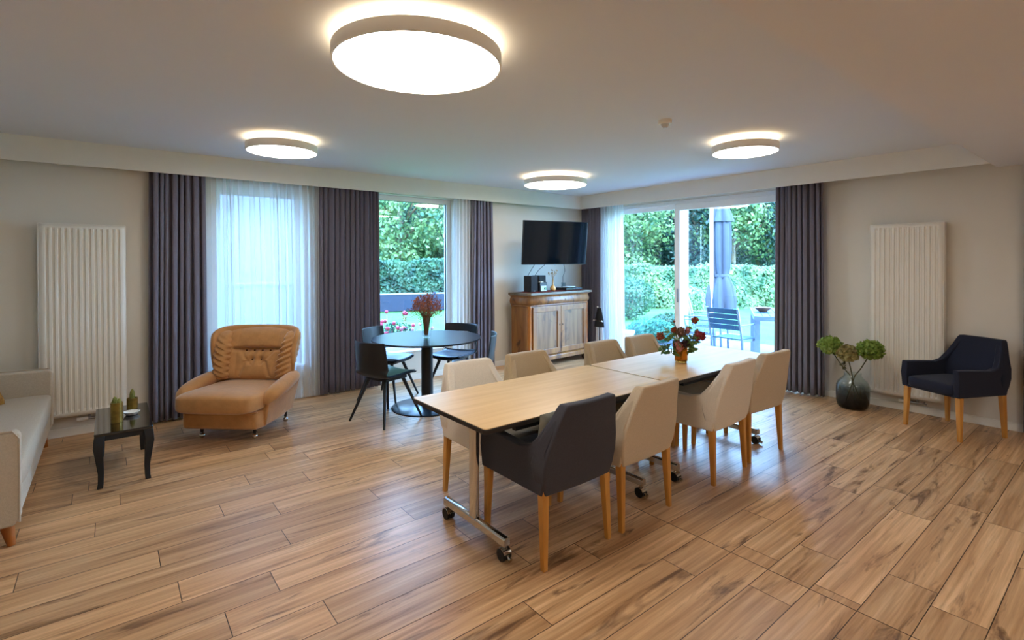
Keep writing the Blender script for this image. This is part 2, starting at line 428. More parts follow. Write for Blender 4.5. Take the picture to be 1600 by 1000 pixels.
# ------------------------------------------------------------------ curtains
def curtain(name, a0, a1, c, axis, m, label, cat, group=None, n=8, amp=.035, seed=1, b0=None, b1=None, z0=.02, z1=2.56, pinch=None):
    rr = random.Random(seed)
    ph = [rr.random()*6.28 for _ in range(4)]
    b0 = a0 if b0 is None else b0; b1 = a1 if b1 is None else b1
    cs = [0]; 
    for i in range(n): cs.append(cs[-1] + .6 + rr.random()*.8)
    tot = cs[-1]
    def fold(u):
        t = u*tot
        for i in range(n):
            if t <= cs[i+1] + 1e-9:
                return (i + (t - cs[i])/(cs[i+1] - cs[i]))
        return n
    nu = n*12; nv = 14
    def fn(u, v):
        z = z0 + (z1 - z0)*v
        k = 1 - v
        a = (a0 + (a1 - a0)*u)*(v) + (b0 + (b1 - b0)*u)*k
        if pinch:
            cen = (a0 + a1)/2; s = 1 - pinch[1]*math.exp(-((z - pinch[0])/.7)**2); a = cen + (a - cen)*s
        f = fold(u + 0.012*math.sin(3*v + ph[0])*math.sin(PI*u)); w = 2*PI*f
        d = amp*(math.sin(w) + .28*math.sin(2*w + ph[1] + 1.2*v) + .2*math.sin(w*.37 + ph[2] + 1.5*k))*(0.7 + .3*k)
        a += .22*abs(a1 - a0)/n*math.sin(2*w + ph[3])*.8
        return (a, c + d, z) if axis == 'x' else (c + d, a, z)
    o = MB().grid(fn, nu, nv).build(name, m, smooth=180, solid=.0 if m is sheer_m else .003)
    return tag(o, label, cat, group)
CY = YW - .075; CX = XW - .15
curtain('dark_curtain', .31, .765, CY, 'x', drape_m, 'slate grey curtain to the left of the sheer, behind the ochre armchair', 'curtain', n=8, amp=.034, seed=3, b0=.29, b1=.775)
curtain('dark_curtain', 1.885, 2.60, CY, 'x', drape_m, 'wide slate grey curtain between the two left windows, behind the round table', 'curtain', n=13, amp=.034, seed=8, b0=1.88, b1=2.62)
curtain('dark_curtain', 4.01, 4.345, CY, 'x', drape_m, 'narrow slate grey curtain left of the television and wooden cabinet', 'curtain', n=6, amp=.032, seed=11, b0=3.97, b1=4.38, pinch=(1.0, -.06))
curtain('sheer_curtain', .74, 1.90, CY + .02, 'x', sheer_m, 'wide white sheer curtain hanging behind the ochre armchair', 'sheer curtain', n=14, amp=.028, seed=5)
curtain('sheer_curtain', 3.72, 4.03, CY + .02, 'x', sheer_m, 'narrow white sheer bunched at the right of the garden window', 'sheer curtain', n=6, amp=.026, seed=6, b0=3.70)
curtain('dark_curtain', 5.60, 6.0, CX, 'y', drape_m, 'slate grey curtain in the room corner between television and patio door', 'curtain', n=7, amp=.04, seed=14)
curtain('sheer_curtain', 5.16, 5.62, CX + .03, 'y', sheer_m, 'white sheer bunched at the left edge of the patio door', 'sheer curtain', n=8, amp=.036, seed=16, b0=5.12)
curtain('dark_curtain', 2.31, 2.795, CX, 'y', drape_m, 'slate grey curtain right of the patio door, beside the hydrangea vase', 'curtain', n=9, amp=.045, seed=21, b0=2.29, b1=2.82)
curtain('dark_curtain', .05, .70, XW - .08, 'y', drape_m, 'dark curtain at the far right edge, beyond the navy armchair', 'curtain', n=9, amp=.03, seed=23, z1=B - .005)

# ------------------------------------------------------------------ ceiling lamps
lamp_rim = mat('lamp_rim_white', '#f2efe9', 0.5, var=0.01)
lamp_diff = emis('lamp_diffuser_glow', (1.0, 0.96, 0.90), LAMP)
lamp_halo = emis('lamp_halo_glow', (1.0, 0.80, 0.52), HALO)
def lamp(x, y, r, label, zc=H):
    t = thing('ceiling_lamp', label, 'ceiling lamp', (x, y, zc), group='round ceiling lamps')
    zb = -.115
    MB().lathe([(r - .010, zb), (r, zb), (r, zb + .062), (r - .010, zb + .062), (r - .010, zb + .004), (r - .010, zb)][:], n=72, cap=False).build('rim', lamp_rim, t)
    MB().lathe([(0.001, zb + .004), (r - .011, zb + .004), (r - .011, zb + .010), (.001, zb + .010)], n=72).build('diffuser', lamp_diff, t)
    MB().lathe([(r*.62, zb + .058), (r - .012, zb + .058), (r - .012, zb + .062), (r*.62, zb + .062)], n=72, cap=False).build('halo_ring', lamp_halo, t)
    MB().lathe([(.001, zb + .056), (r*.6, zb + .056), (r*.6, 0), (.001, 0)], n=48).build('mounting_plate', lamp_rim, t)
    del t['group']
lamp(1.20, 2.25, .409, 'largest round white ceiling lamp, nearest the camera above the floor')
lamp(1.19, 4.72, .289, 'small round white ceiling lamp above the ochre armchair')
lamp(4.42, 2.25, .275, 'small round white ceiling lamp above the far end of the dining tables')
lamp(4.42, 4.69, .396, 'round white ceiling lamp in front of the television corner')
lamp(0.3, -1.0, .40, 'unseen round ceiling lamp added for light behind the camera on the left', B)  # this and the next lamp are unseen, added to give light
lamp(3.6, -1.0, .40, 'unseen round ceiling lamp added for light behind the camera on the right', B)
t = thing('smoke_detector', 'small white smoke detector on the ceiling above the dining tables', 'smoke detector', (3.324, 2.312, H))
MB().lathe([(.001, -.03), (.045, -.03), (.052, -.022), (.052, 0), (.001, 0)], n=32).build('base', white_m, t)
MB().lathe([(.001, -.062), (.014, -.060), (.030, -.040), (.032, -.030), (.001, -.030)], n=24).build('sensor', mat('clear_grey_plastic', '#c9c9c9', .3), t)

# ------------------------------------------------------------------ radiators
def radiator(loc, rz, W, Hh, nf, label):
    t = thing('radiator', label, 'radiator', loc, rz)
    z0 = 0.0
    # fluted front panel (local front = -Y, back at 0)
    def prof():
        pts = []; e = .035; step = (W - 2*e)/nf
        pts.append((-W/2, -.095))
        for i in range(nf):
            a = -W/2 + e + i*step
            pts += [(a + step*.18, -.095), (a + step*.32, -.083), (a + step*.68, -.083), (a + step*.82, -.095)]
        pts.append((W/2, -.095)); return pts
    P = prof()
    def panel(y):
        mb = MB(); zt = [0.0, .035, .055, Hh - .055, Hh - .035, Hh]
        rows = []
        for z in zt:
            flat = z in (0.0, .035, Hh - .035, Hh)
            rows.append([(x, (-.095 if flat else yy) + y, z) for x, yy in P])
        mb.loft(rows, cap=False, closed=False); return mb
    panel(0).build('front_panel', rad_m, t, smooth=30, solid=.003)
    panel(.06).build('rear_panel', rad_m, t, smooth=30, solid=.003)
    s = MB(); s.box(-W/2 - .003, -W/2 + .001, -.098, -.02, .005, Hh - .003); s.box(W/2 - .001, W/2 + .003, -.098, -.02, .005, Hh - .003)
    s.build('side_cover', rad_m, t, smooth=0)
    g = MB(); g.box(-W/2, W/2, -.098, -.094, Hh - .002, Hh + .004)
    for i in range(40):
        x = -W/2 + .02 + i*(W - .04)/39; g.box(x - .002, x + .002, -.092, -.03, Hh - .008, Hh - .002)
    g.box(-W/2, W/2, -.03, -.025, Hh - .008, Hh + .002)
    g.build('top_grille', rad_m, t, smooth=0)
    for sx_ in (-1, 1):
        for za, zb in ((Hh - .1, Hh + .008), (.1, .2)): MB().box(sx_*(W/2 - .06) - .015, sx_*(W/2 - .06) + .015, -.03, 0, za, zb).build('wall_bracket', rad_m, t, smooth=0)
    v = MB(); v.cyl((.02, -.05, -.045), (.10, -.05, -.045), .011); v.cyl((.03, -.05, -.045), (.03, -.05, .01), .009); v.cyl((.09, -.05, -.045), (.09, -.05, .01), .009)
    v.cyl((.10, -.05, -.045), (.17, -.05, -.045), .007); v.cyl((.09, -.05, -.04), (.09, 0, -.04), .007); v.cyl((.14, -.05, -.04), (.14, 0, -.04), .007)
    v.build('pipe_valve', steel_m, t)
    MB().cyl((-.06, -.05, -.045), (.02, -.05, -.045), .018, .016, n=18).build('thermostat_knob', white_m, t)
    return t
radiator((-.177, YW, .19), 0, .60, 1.70, 13, 'tall white fluted radiator on the left wall behind the sofa and black table')
radiator((XW, 1.56, .155), -PI/2, .61, 1.765, 13, 'tall white fluted radiator on the right wall beside the hydrangea vase')

# ------------------------------------------------------------------ upholstered armchairs
def smooth_rect(w, y0, y1, z, bow=.012):
    # closed ring of a cushion/back section at height z, half-width w, from rear y0 to front y1
    pts = []
    for t in (-1, -.93, -.5, 0, .5, .93, 1): pts.append((t*w, y0 - bow*(1 - t*t), z))
    for t in (1, .93, .5, 0, -.5, -.93, -1): pts.append((t*w, y1 - bow*1.6*(1 - t*t), z))
    return pts
def tub_chair(name, cloth, label, cat='armchair', loc=(0, 0, 0), rz=0, group=None):
    t = thing(name, label, cat, loc, rz, group)
    # backrest: one lofted slab, rear outline narrows to the top and leans back
    secs = [(.372, .238, -.262, -.20), (.44, .258, -.275, -.19), (.52, .268, -.285, -.175), (.60, .258, -.300, -.19), (.68, .232, -.318, -.225), (.76, .208, -.340, -.262), (.815, .190, -.355, -.285), (.840, .180, -.358, -.300)]
    b = MB().loft([smooth_rect(w, ya, yb, z) for z, w, ya, yb in secs])
    b.build('backrest', cloth, t, smooth=60, bevel=.020, seg=4)
    # side walls: arm that sweeps up into the back
    for s, nm in ((-1, 'armrest'), (1, 'armrest')):
        def xo(z): return .256 + .012*math.sin(max(0, min(1, (z - .37)/.23))*PI) if z <= .6 else .256 - (z - .6)/.24*.076
        poly = [(.268, .372), (.272, .50), (.274, .608), (.12, .603), (-.08, .592), (-.155, .612), (-.20, .665), (-.30, .825), (-.335, .828), (-.315, .72), (-.285, .60), (-.27, .50), (-.25, .372)]
        o = [(s*xo(z), y, z) for y, z in poly]; i = [(s*(xo(z) - .052), y, z) for y, z in poly]
        if s > 0: o, i = i, o
        MB().loft([i, o] if s < 0 else [o, i]).build(nm, cloth, t, smooth=60, bevel=.010, seg=3)
    MB().sell((0, .035, .425), (.214, .245, .052), e=.28, e2=.22, nu=40, nv=12).build('seat', cloth, t, smooth=180)
    MB().box(-.21, .21, -.2, .262, .368, .395).build('seat_rail', cloth, t, bevel=.006)
    for sx_ in (-1, 1):
        for sy in (-1, 1):
            x, y = sx_*.228, sy*.232
            top = .022; bt = .014; z1 = .40; ex = sx_*.012; ey = sy*(.018 if sy < 0 else .008)
            MB().hexa([(x+ex-bt, y+ey-bt, 0), (x+ex+bt, y+ey-bt, 0), (x+ex+bt, y+ey+bt, 0), (x+ex-bt, y+ey+bt, 0),
                       (x-top, y-top, z1), (x+top, y-top, z1), (x+top, y+top, z1), (x-top, y+top, z1)]).build('leg', beech, t, smooth=0, bevel=.004)
    return t
RY = 2.137; LY = 2.715
tub_chair('dining_chair', char_m, 'charcoal armchair with a grey cushion at the near end of the oak tables', 'chair', (1.935, RY, 0), 0)
tub_chair('dining_chair', linen_m, 'beige armchair directly right of the charcoal chair, seen from behind', 'chair', (2.515, RY, 0), R(2))
tub_chair('dining_chair', linen2_m, 'pale cream armchair at the far table, third along the near side', 'chair', (3.48, RY, 0), R(3))
tub_chair('dining_chair', linen_m, 'beige armchair at the far end of the near side, next to patio door curtain', 'chair', (4.09, RY + .02, 0), R(-3))
tub_chair('dining_chair', linen2_m, 'pale cream armchair across the table from the charcoal chair', 'chair', (2.01, LY, 0), PI)
tub_chair('dining_chair', linen3_m, 'tan armchair on the window side, in front of the wooden cabinet', 'chair', (2.55, LY, 0), PI)
tub_chair('dining_chair', linen3_m, 'tan armchair on the window side, just left of the flower vase', 'chair', (3.42, LY, 0), PI)
tub_chair('dining_chair', linen3_m, 'tan armchair on the window side directly behind the flower vase', 'chair', (3.96, LY, 0), PI)
tub_chair('navy_armchair', navy_m, 'navy blue armchair with pale wooden legs against the right wall', 'armchair', (5.985, 1.12, 0), facing(-.893, .45))
# cushion on the charcoal chair
def pillow(name, m, loc, rot, size, label, cat='cushion'):
    def fn(p):
        k = 1 - .10*((abs(p[0])/size[0])**2 * (abs(p[1])/size[1])**2)
        return (p[0]*k, p[1]*k, p[2])
    def mk():
        mb = MB(); nu = 20
        def top(s):
            def f(u, v):
                a, b = 2*u - 1, 2*v - 1
                th = size[2]*((1 - a**4)*(1 - b**4))**.6
                pin = 1 - .06*(1 - a*a)*(abs(b) > .01)*abs(b)**3 - .0
                return (a*size[0]*(1 - .07*(1 - b*b)*0 - .06*(1 - b*b)*abs(a)**4), b*size[1]*(1 - .06*(1 - a*a)*abs(b)**4), s*th)
            return f
        mb.grid(top(1), nu, nu); mb.grid(lambda u, v: top(-1)(1 - u, v), nu, nu); return mb
    o = mk().build(name, m, smooth=180); o.location = loc; o.rotation_euler = rot
    return tag(o, label, cat)
pillow('cushion', mat('grey_satin', '#8f9188', 0.5, var=.08, vscale=20, bump=.1, bscale=40), (1.888, 1.952, .640), (R(104), R(-3), 0), (.185, .150, .036), 'small grey cushion leaning inside the charcoal dining chair')

# ------------------------------------------------------------------ flip-top tables
def rounded_poly(x0, x1, y0, y1, r, n=5):
    pts = []
    for cx, cy, a in ((x1 - r, y1 - r, 0), (x0 + r, y1 - r, 90), (x0 + r, y0 + r, 180), (x1 - r, y0 + r, 270)):
        for i in range(n + 1):
            q = R(a + 90*i/n); pts.append((cx + r*math.cos(q), cy + r*math.sin(q)))
    return pts
def caster(parent, x, y, s):
    c = MB(); c.cyl((x - .026, y, .033), (x - .006, y, .033), .033, n=20); c.cyl((x + .006, y, .033), (x + .026, y, .033), .033, n=20)
    w = c.build('caster', rubber_m, parent, bevel=.004)
    h = MB(); ring = []
    for xx in (x - .024, x + .024):
        ring.append([(xx, y + .036*math.cos(a), .033 + .036*math.sin(a)) for a in [R(d) for d in range(10, 175, 15)]] + [(xx, y - .028, .036), (xx, y + .028, .036)])
    h.loft(ring); h.cyl((x, y, .06), (x, y, .082), .010)
    h.cyl((x, y + s*.03, .03), (x, y + s*.055, .022), .010, .012)
    h.build('caster_hood', chrome_m, w)
def flip_table(x0, x1, y0, y1, label, r0=.02, seam=False):
    cx, cy = (x0 + x1)/2, (y0 + y1)/2; W, D = (x1 - x0), (y1 - y0)
    t = thing('flip_top_table', label, 'table', (cx, cy, 0))
    pl = rounded_poly(-W/2, W/2, -D/2, D/2, r0)
    MB().prism(pl, .715, .738, 'z').build('table_edge', edge_m, t, bevel=.003)
    pl2 = rounded_poly(-W/2 + .004, W/2 - .004, -D/2 + .004, D/2 - .004, r0)
    MB().prism(pl2, .737, .741, 'z').build('tabletop', oak_top, t, smooth=0)
    fx = W/2 - .19
    MB().box(-fx, fx, -.03, .03, .63, .69).build('cross_beam', matte_black, t, bevel=.004)
    for sy in (-1, 1): MB().box(-fx + .06, fx - .06, sy*.285 - .015, sy*.285 + .015, .665, .714).build('side_rail', matte_black, t, smooth=0)
    for s in (-1, 1):
        c = MB(); c.prism(rounded_poly(s*fx - .017, s*fx + .017, -.032, .032, .010, 3), .10, .66, 'z'); c.build('column', chrome_m, t)
        MB().box(s*fx - .02, s*fx + .02, -.26, .26, .66, .715).build('pivot_bracket', matte_black, t, bevel=.004)
        f = MB(); f.loft([[(s*fx + a, y, b) for a, b in ((-.022, .082), (.022, .082), (.020, .118), (.010, .126), (-.010, .126), (-.020, .118))] for y in (-.30, .30)])
        f.build('foot_bar', chrome_m, t, bevel=.003)
        caster(t, s*fx, -.275, -1); caster(t, s*fx, .275, 1)
    return t
flip_table(1.405, 2.918, 1.985, 2.735, 'nearer oak flip-top table on chrome feet, with nothing on it')
flip_table(2.925, 4.475, 1.985, 2.735, 'farther oak flip-top table carrying the flower vase', r0=.04)

# ------------------------------------------------------------------ round table and shell chairs
TX, TY = 2.656, 4.816
t = thing('round_table', 'round black pedestal table in front of the garden window', 'table', (TX, TY, 0))
MB().lathe([(.001, .722), (.568, .722), (.576, .727), (.576, .738), (.573, .741), (.001, .741)], n=96).build('tabletop', tableblk_m, t, smooth=30)
MB().lathe([(.001, .66), (.05, .66), (.16, .70), (.19, .712), (.19, .722), (.001, .722)], n=32).build('mounting_plate', matte_black, t)
MB().lathe([(.001, .012), (.062, .012), (.062, .68), (.001, .68)], n=36).build('column', matte_black, t)
MB().lathe([(.001, 0), (.375, 0), (.375, .008), (.368, .012), (.001, .013)], n=72).build('base_plate', tableblk_m, t)

pad_m = mat('shell_pad_vinyl', '#22324a', 0.38, var=.05)
def shell_chair(loc, f, label, cut=False):
    t = thing('shell_chair', label, 'chair', loc, facing(*f), None)
    # centre line of the shell from front lip over the seat up the back
    path = [(.225, .425, .19), (.215, .440, .205), (.15, .444, .222), (0, .436, .232), (-.13, .434, .230), (-.185, .448, .225), (-.215, .485, .222), (-.232, .55, .222), (-.246, .64, .222), (-.258, .73, .219), (-.266, .79, .212)]
    def smp(v):
        q = v*(len(path) - 1); i = min(int(q), len(path) - 2); k = q - i
        return [path[i][j]*(1 - k) + path[i+1][j]*k for j in range(3)]
    def fn(u, v):
        y, z, w = smp(v); a = 2*u - 1
        isb = max(0, min(1, (z - .45)/.08)); a2 = abs(a)**2.5
        return (a*w, y + isb*.062*a2, z + (1 - isb)*.022*a2)
    if not cut:
        MB().grid(fn, 20, 40).build('shell', black_m, t, smooth=180, solid=.010, sub=1)
    else:
        g = MB(); g.grid(lambda u, v: fn(u, v*.58), 20, 22); g.build('shell', black_m, t, smooth=180, solid=.010, sub=1)
        # upper back strip with arched opening beneath
        mb = MB()
        def st(u, v):
            a = 2*u - 1; zlow = .46 + .235*(1 - abs(a)**4.5); z = zlow + (.79 - zlow)*v
            y = -.205 - (z - .46)/.33*.06 + .06*abs(a)**2.5
            return (a*.222, y, z)
        mb.grid(st, 32, 8).build('back_strip', black_m, t, smooth=180, solid=.010)
    def pf(u, v):
        x, y, z = fn(.06 + .88*u, .06 + .42*v); return (x, y, z + .012 + .006*math.sin(PI*u)*math.sin(PI*v))
    MB().grid(pf, 14, 14).build('seat_pad', pad_m, t, smooth=180, solid=.014)
    MB().box(-.14, .14, -.13, .15, .40, .428).build('seat_mount', matte_black, t, bevel=.008)
    for sx_ in (-1, 1):
        for sy in (-1, 1):
            l = MB(); l.cyl((sx_*.11, sy*.11, .42), (sx_*.245, sy*.245, 0.0), .019, .011, n=10)
            l.build('leg', matte_black, t)
    return t
shell_chair((2.13, 4.69, 0), (.95, .30), 'black shell chair nearest the camera on the left of the round table')
shell_chair((2.50, 5.44, 0), (.55, -.84), 'black shell chair between the round table and the wide grey curtain')
shell_chair((3.19, 5.15, 0), (-.86, -.50), 'black chair with an arched back opening behind the round table', cut=True)
shell_chair((3.0, 4.475, 0), (-.80, .60), 'black shell chair seen edge-on at the right of the round table')

# ------------------------------------------------------------------ ochre armchair
f = Vector((-.664, -.747)); CB = Vector((.945, 5.20))
t = thing('club_armchair', 'ochre velvet wingback armchair with buttoned back in front of the sheer curtain', 'armchair', (CB.x, CB.y, 0), facing(f.x, f.y))
# base skirt, tapering rearward
b = MB(); b.loft([[(-.325, .335, z), (.325, .335, z), (.355, .24, z), (.36, -.10, z), (.25, -.36, z), (-.25, -.36, z), (-.36, -.10, z), (-.355, .24, z)] for z in (.115, .272)])
b.build('base', velvet_m, t, smooth=50, bevel=.03, seg=4)
MB().sell((0, .335, .268), (.345, .022, .020), e=.8, e2=.5).build('front_welt', velvet_m, t, smooth=180)
def seatf(p):
    x, y, z = p
    return (x*(1 - .04*(y > 0)*(y/.36)**2), y, z + .012*math.cos(x*4)*(1 if z > 0 else 0) + (.012 if z > 0 else 0)*math.sin(y*5))
MB().sell((0, .07, .345), (.368, .395, .080), e=.42, e2=.30, nu=56, nv=18, fn=seatf).build('seat_cushion', velvet_m, t, smooth=180)
for s in (-1, 1):
    # rolled arm pad sloping down to the front
    pts = [(s*.365, -.30, .460), (s*.385, -.20, .455), (s*.40, -.05, .440), (s*.405, .10, .418), (s*.40, .20, .395), (s*.39, .262, .370), (s*.382, .285, .345)]
    rings = []
    for i, p in enumerate(pts):
        rw = [.055, .066, .072, .074, .072, .058, .03][i]; rh = [.05, .060, .066, .066, .062, .048, .03][i]
        rings.append([(p[0] + rw*math.cos(a), p[1], p[2] + rh*math.sin(a)) for a in [2*PI*j/16 for j in range(16)]])
    MB().loft(rings).build('armrest', velvet_m, t, smooth=180, sub=1)
    side = MB(); o = [(.34, -.28, .13), (.365, .25, .13), (.395, .245, .35), (.425, .02, .41), (.41, -.30, .44)]
    outer = [(s*x, y, z) for x, y, z in o]; inner = [(s*(x - .07), y, z) for x, y, z in o]
    side.loft([inner, outer] if s > 0 else [outer, inner]); side.build('side_panel', velvet_m, t, smooth=40, bevel=.012, seg=3)
# outer shell of the back with wings
def bk(u, v):
    a = (2*u - 1); th = a*R(88); z = .16 + (.93 - .16)*v
    wing = abs(a)**2
    hw = .335 + .085*v; lean = -.30 - .13*v
    x = hw*math.sin(th) if abs(a) < .999 else hw*math.sin(th)
    y = lean - .085*math.cos(th) + .085 + wing*(.13 + .04*math.sin(PI*min(1, max(0, (z - .5)/.45))))*(.4 + .6*v)
    z2 = z - (.075*abs(a)**5)*v
    return (x, y, z2)
MB().grid(bk, 36, 14).build('back_shell', velvet_m, t, smooth=180, solid=.045, sub=1)
# tufted inner back cushion
btn = [(-.12, .690), (-.04, .690), (.04, .690), (.12, .690), (-.045, .605), (.045, .605)]
def inner(p):
    x, y, z = p
    # p centered, y thickness; world z
    zz = z + .66
    d = 0
    for bx_, bz in btn: d += .038*math.exp(-(((x - bx_)/.035)**2 + ((zz - bz)/.035)**2))
    crease = .040*math.exp(-((zz - .705)/.016)**2)*(1 if abs(x) < .24 else 0)
    crease += .014*math.exp(-((abs(abs(x) - .10 - (.60 - zz)*.5))/.020)**2)*(zz < .60)*(zz > .45)
    crease += .012*math.exp(-((abs(x) - .18 + (.70 - zz)*.9)/.018)**2)*(zz < .70)*(zz > .56)
    rad = .006*math.sin(zz*95 + abs(x)*20)*max(0, (abs(x) - .24)/.08)*(zz < .85)
    if y > 0: y = y - d - crease + rad + .45*max(0, abs(x) - .20)
    return (x*(.86 + .14*min(1, max(0, (zz - .42)/.3))), y - .36*(zz - .42), z)
def puff(cx, cz, rx, rz, th, yc, fn, nu, nv, pw=5):
    def side(sg):
        def f(u, v):
            a, b = 2*u - 1, 2*v - 1
            t_ = th*((1 - abs(a)**pw)*(1 - abs(b)**pw))**.5
            k = 1 - .10*(abs(a)*abs(b))**3
            p = fn((a*rx*k, sg*t_, b*rz*k)); return (cx + p[0], yc + p[1], cz + p[2])
        return f
    mb = MB(); mb.grid(side(1), nu, nv); mb.grid(lambda u, v: side(-1)(1 - u, v), nu//2, nv//2); return mb
puff(0, .66, .335, .245, .085, -.24, inner, 110, 90).build('back_cushion', velvet_m, t, smooth=180)
for s in (-1, 1):
    def wing(p, s=s):
        x, y, z = p; zz = z + .655
        pl = .009*math.sin(zz*120 - x*s*60)*max(0, min(1, (.86 - zz)/.12))
        return (x + s*(zz - .45)*.10 + (pl if s*x < 0 else 0), y + pl - .34*(zz - .42) + .02, z)
    puff(s*.300, .655, .075, .225, .10, -.185, wing, 26, 90, 2.6).build('wing_pad', velvet_m, t, smooth=180)
bt_m = mat('dark_button', '#5b3a1c', .6)
for bx_, bz in btn:
    MB().sell((bx_, -.24 + .082 - .036 - .36*(bz - .42), bz), (.010, .007, .010), e=1, nu=10, nv=6).build('button', bt_m, t, smooth=180)
for x, y in ((-.24, .20), (.24, .20), (-.27, -.28), (.27, -.28)):
    l = MB().cyl((x, y, .125), (x, y, .05), .020, .012, n=14).build('leg', mat('dark_stained_wood', '#241510', .4, var=.1), t)
    MB().sell((x, y, .024), (.024, .024, .024), e=1, nu=14, nv=8).cyl((x, y, .04), (x, y, .06), .008).build('caster_ball', chrome_m, l, smooth=180)

# ------------------------------------------------------------------ sofa
SX, SY0, SY1 = -.385, 3.80, 5.86
t = thing('sofa', 'beige fabric sofa with wooden peg legs at the left edge', 'sofa', (-.82, (SY0 + SY1)/2, 0), facing(1, 0))
# local: +Y = world +X (front), local X = world -Y ; half length
HL = (SY1 - SY0)/2; FR = SX + .82
for s in (-1, 1):
    o = MB(); prof = [(-.42, .13), (FR - .03, .13), (FR, .17), (FR, .62), (FR - .02, .642), (-.42, .66)]
    o.prism(prof, s*HL - (.075 if s > 0 else 0), s*HL + (.075 if s < 0 else 0), 'x'); o.build('armrest', sofa_m, t, smooth=40, bevel=.012, seg=3)
    pip = MB().tube([(s*(HL - .001), FR - .004, .15), (s*(HL - .001), FR - .002, .60), (s*(HL - .001), FR - .03, .645), (s*(HL - .001), -.40, .662)], .005, 6); pip.build('piping', sofa_m, t)
MB().box(-HL + .07, HL - .07, -.42, FR - .015, .13, .30).build('seat_base', sofa_m, t, bevel=.015, seg=3)
MB().sell((0, .08, .375), (HL - .082, .36, .085), e=.22, e2=.12, nu=56, nv=14).build('seat_cushion', sofa_m, t, smooth=180)
MB().box(-HL + .07, HL - .07, -.46, -.30, .13, .80).build('backrest', sofa_m, t, bevel=.04, seg=4)
for s in (-1, 1):
    MB().sell((s*HL/2, -.24, .60), (HL/2 - .05, .08, .20), e=.4, nu=32, nv=12).build('back_cushion', sofa_m, t, smooth=180)
    for y, dy in ((FR - .07, .025), (-.36, -.025)):
        MB().cyl((s*(HL - .10), y, .14), (s*(HL - .085), y + dy, 0), .036, .018, n=16).build('leg', brownleg, t)
MB().box(-.001, .001, 0, .03, 0, .05)
tag_ = MB().box(HL - .19, HL - .155, FR - .017, FR - .012, .26, .32).build('fabric_tag', mat('tag_cloth', '#e8e2cf', .8), t, smooth=0)
pillow('patterned_cushion', mat('rust_gold_pattern', '#6a3414', .75, c2='#c99a3a', vscale=22, bump=.2, bscale=60), (-.735, 5.42, .545), (R(62), 0, R(60)), (.12, .095, .045), 'small rust and gold patterned cushion on the sofa by the radiator')

# ------------------------------------------------------------------ black side table
t = thing('side_table', 'narrow black lacquered side table with curved legs, holding two cacti', 'side table', (.075, 4.84, 0))
TW, TL = .165, .39
MB().prism(rounded_poly(-TW, TW, -TL, TL, .01, 3), .362, .380, 'z').build('tabletop', lacquer_m, t, smooth=0, bevel=.003)
MB().box(-TW + .015, TW - .015, -TL + .015, -TL + .035, .325, .362).box(-TW + .015, TW - .015, TL - .035, TL - .015, .325, .362).box(-TW + .015, -TW + .035, -TL + .035, TL - .035, .325, .362).box(TW - .035, TW - .015, -TL + .035, TL - .035, .325, .362).build('apron', matte_black, t, smooth=0)
for sx_ in (-1, 1):
    for sy in (-1, 1):
        rings = []
        for z, off, h in ((.362, 0, .028), (.33, .004, .029), (.28, .008, .028), (.20, .002, .022), (.10, -.006, .017), (.03, -.004, .016), (0, 0, .017)):
            cx = sx_*(TW - .030 + off); cy = sy*(TL - .030 + off)
            rings.append([(cx - h, cy - h, z), (cx + h, cy - h, z), (cx + h, cy + h, z), (cx - h, cy + h, z)][::-1])
        MB().loft(rings).build('leg', matte_black, t, smooth=30, bevel=.004)
tin_m = mat('gold_tin', '#8d7434', .35, metal=.6, var=.3, vscale=18, bump=.2, bscale=20)
cactus_m = mat('cactus_green', '#5d6a2a', .7, var=.3, vscale=60, bump=.6, bscale=120, c2='#8a8440')
def potted_cactus(x, y, rp_, hp, stems, label):
    t = thing('potted_cactus', label, 'cactus', (x, y, .3805))
    prof = [(.001, 0), (rp_, 0)]
    n = 16
    for i in range(n + 1):
        z = hp*i/n; prof.append((rp_ + (.0016 if i % 2 else 0), z))
    prof += [(rp_ - .004, hp), (rp_ - .004, hp - .02), (.001, hp - .02)]
    MB().lathe(prof, n=30).build('tin_pot', tin_m, t, smooth=60)
    MB().lathe([(.001, hp - .021), (rp_ - .004, hp - .021), (rp_ - .006, hp - .012), (.001, hp - .008)], n=20).build('soil', mat('potting_soil', '#3a2a1a', .95, var=.3, vscale=80), t)
    c = MB()
    for dx, dy, r, h in stems:
        nr = 24; rings = []
        for i in range(9):
            v = i/8; rr_ = r*math.sin(PI*(.18 + .80*v))**.6 if v < 1 else .002
            rings.append([(dx + rr_*(1 + .13*(j % 2))*math.cos(2*PI*j/nr), dy + rr_*(1 + .13*(j % 2))*math.sin(2*PI*j/nr), hp - .02 + h*v) for j in range(nr)])
        c.loft(rings)
    c.build('cactus_stem', cactus_m, t, smooth=50)
potted_cactus(.036, 4.715, .036, .145, [(-.010, -.008, .016, .065), (.014, .006, .013, .045), (-.018, .014, .012, .04), (.012, -.014, .011, .035)], 'taller gold tin pot of clustered cactus at the front of the black side table')
potted_cactus(.138, 5.08, .036, .085, [(0, 0, .017, .092)], 'shorter gold tin pot with one upright cactus at the rear of the black table')
a = MB(); prof = [(.001, 0), (.032, 0), (.040, .006), (.052, .026), (.050, .028), (.038, .010), (.001, .008)]
rings = [[(r*(1 + (.05*math.cos(9*2*PI*j/54) if z > .02 else 0))*math.cos(2*PI*j/54), r*(1 + (.05*math.cos(9*2*PI*j/54) if z > .02 else 0))*math.sin(2*PI*j/54), z) for j in range(54)] for r, z in prof]
a.loft(rings); o = a.build('ashtray', mat('white_glazed_ceramic', '#e8e8e4', .2, coat=.3), smooth=60); o.location = (.128, 4.87, .3805)
tag(o, 'white scalloped dish between the two cacti on the black side table', 'dish')

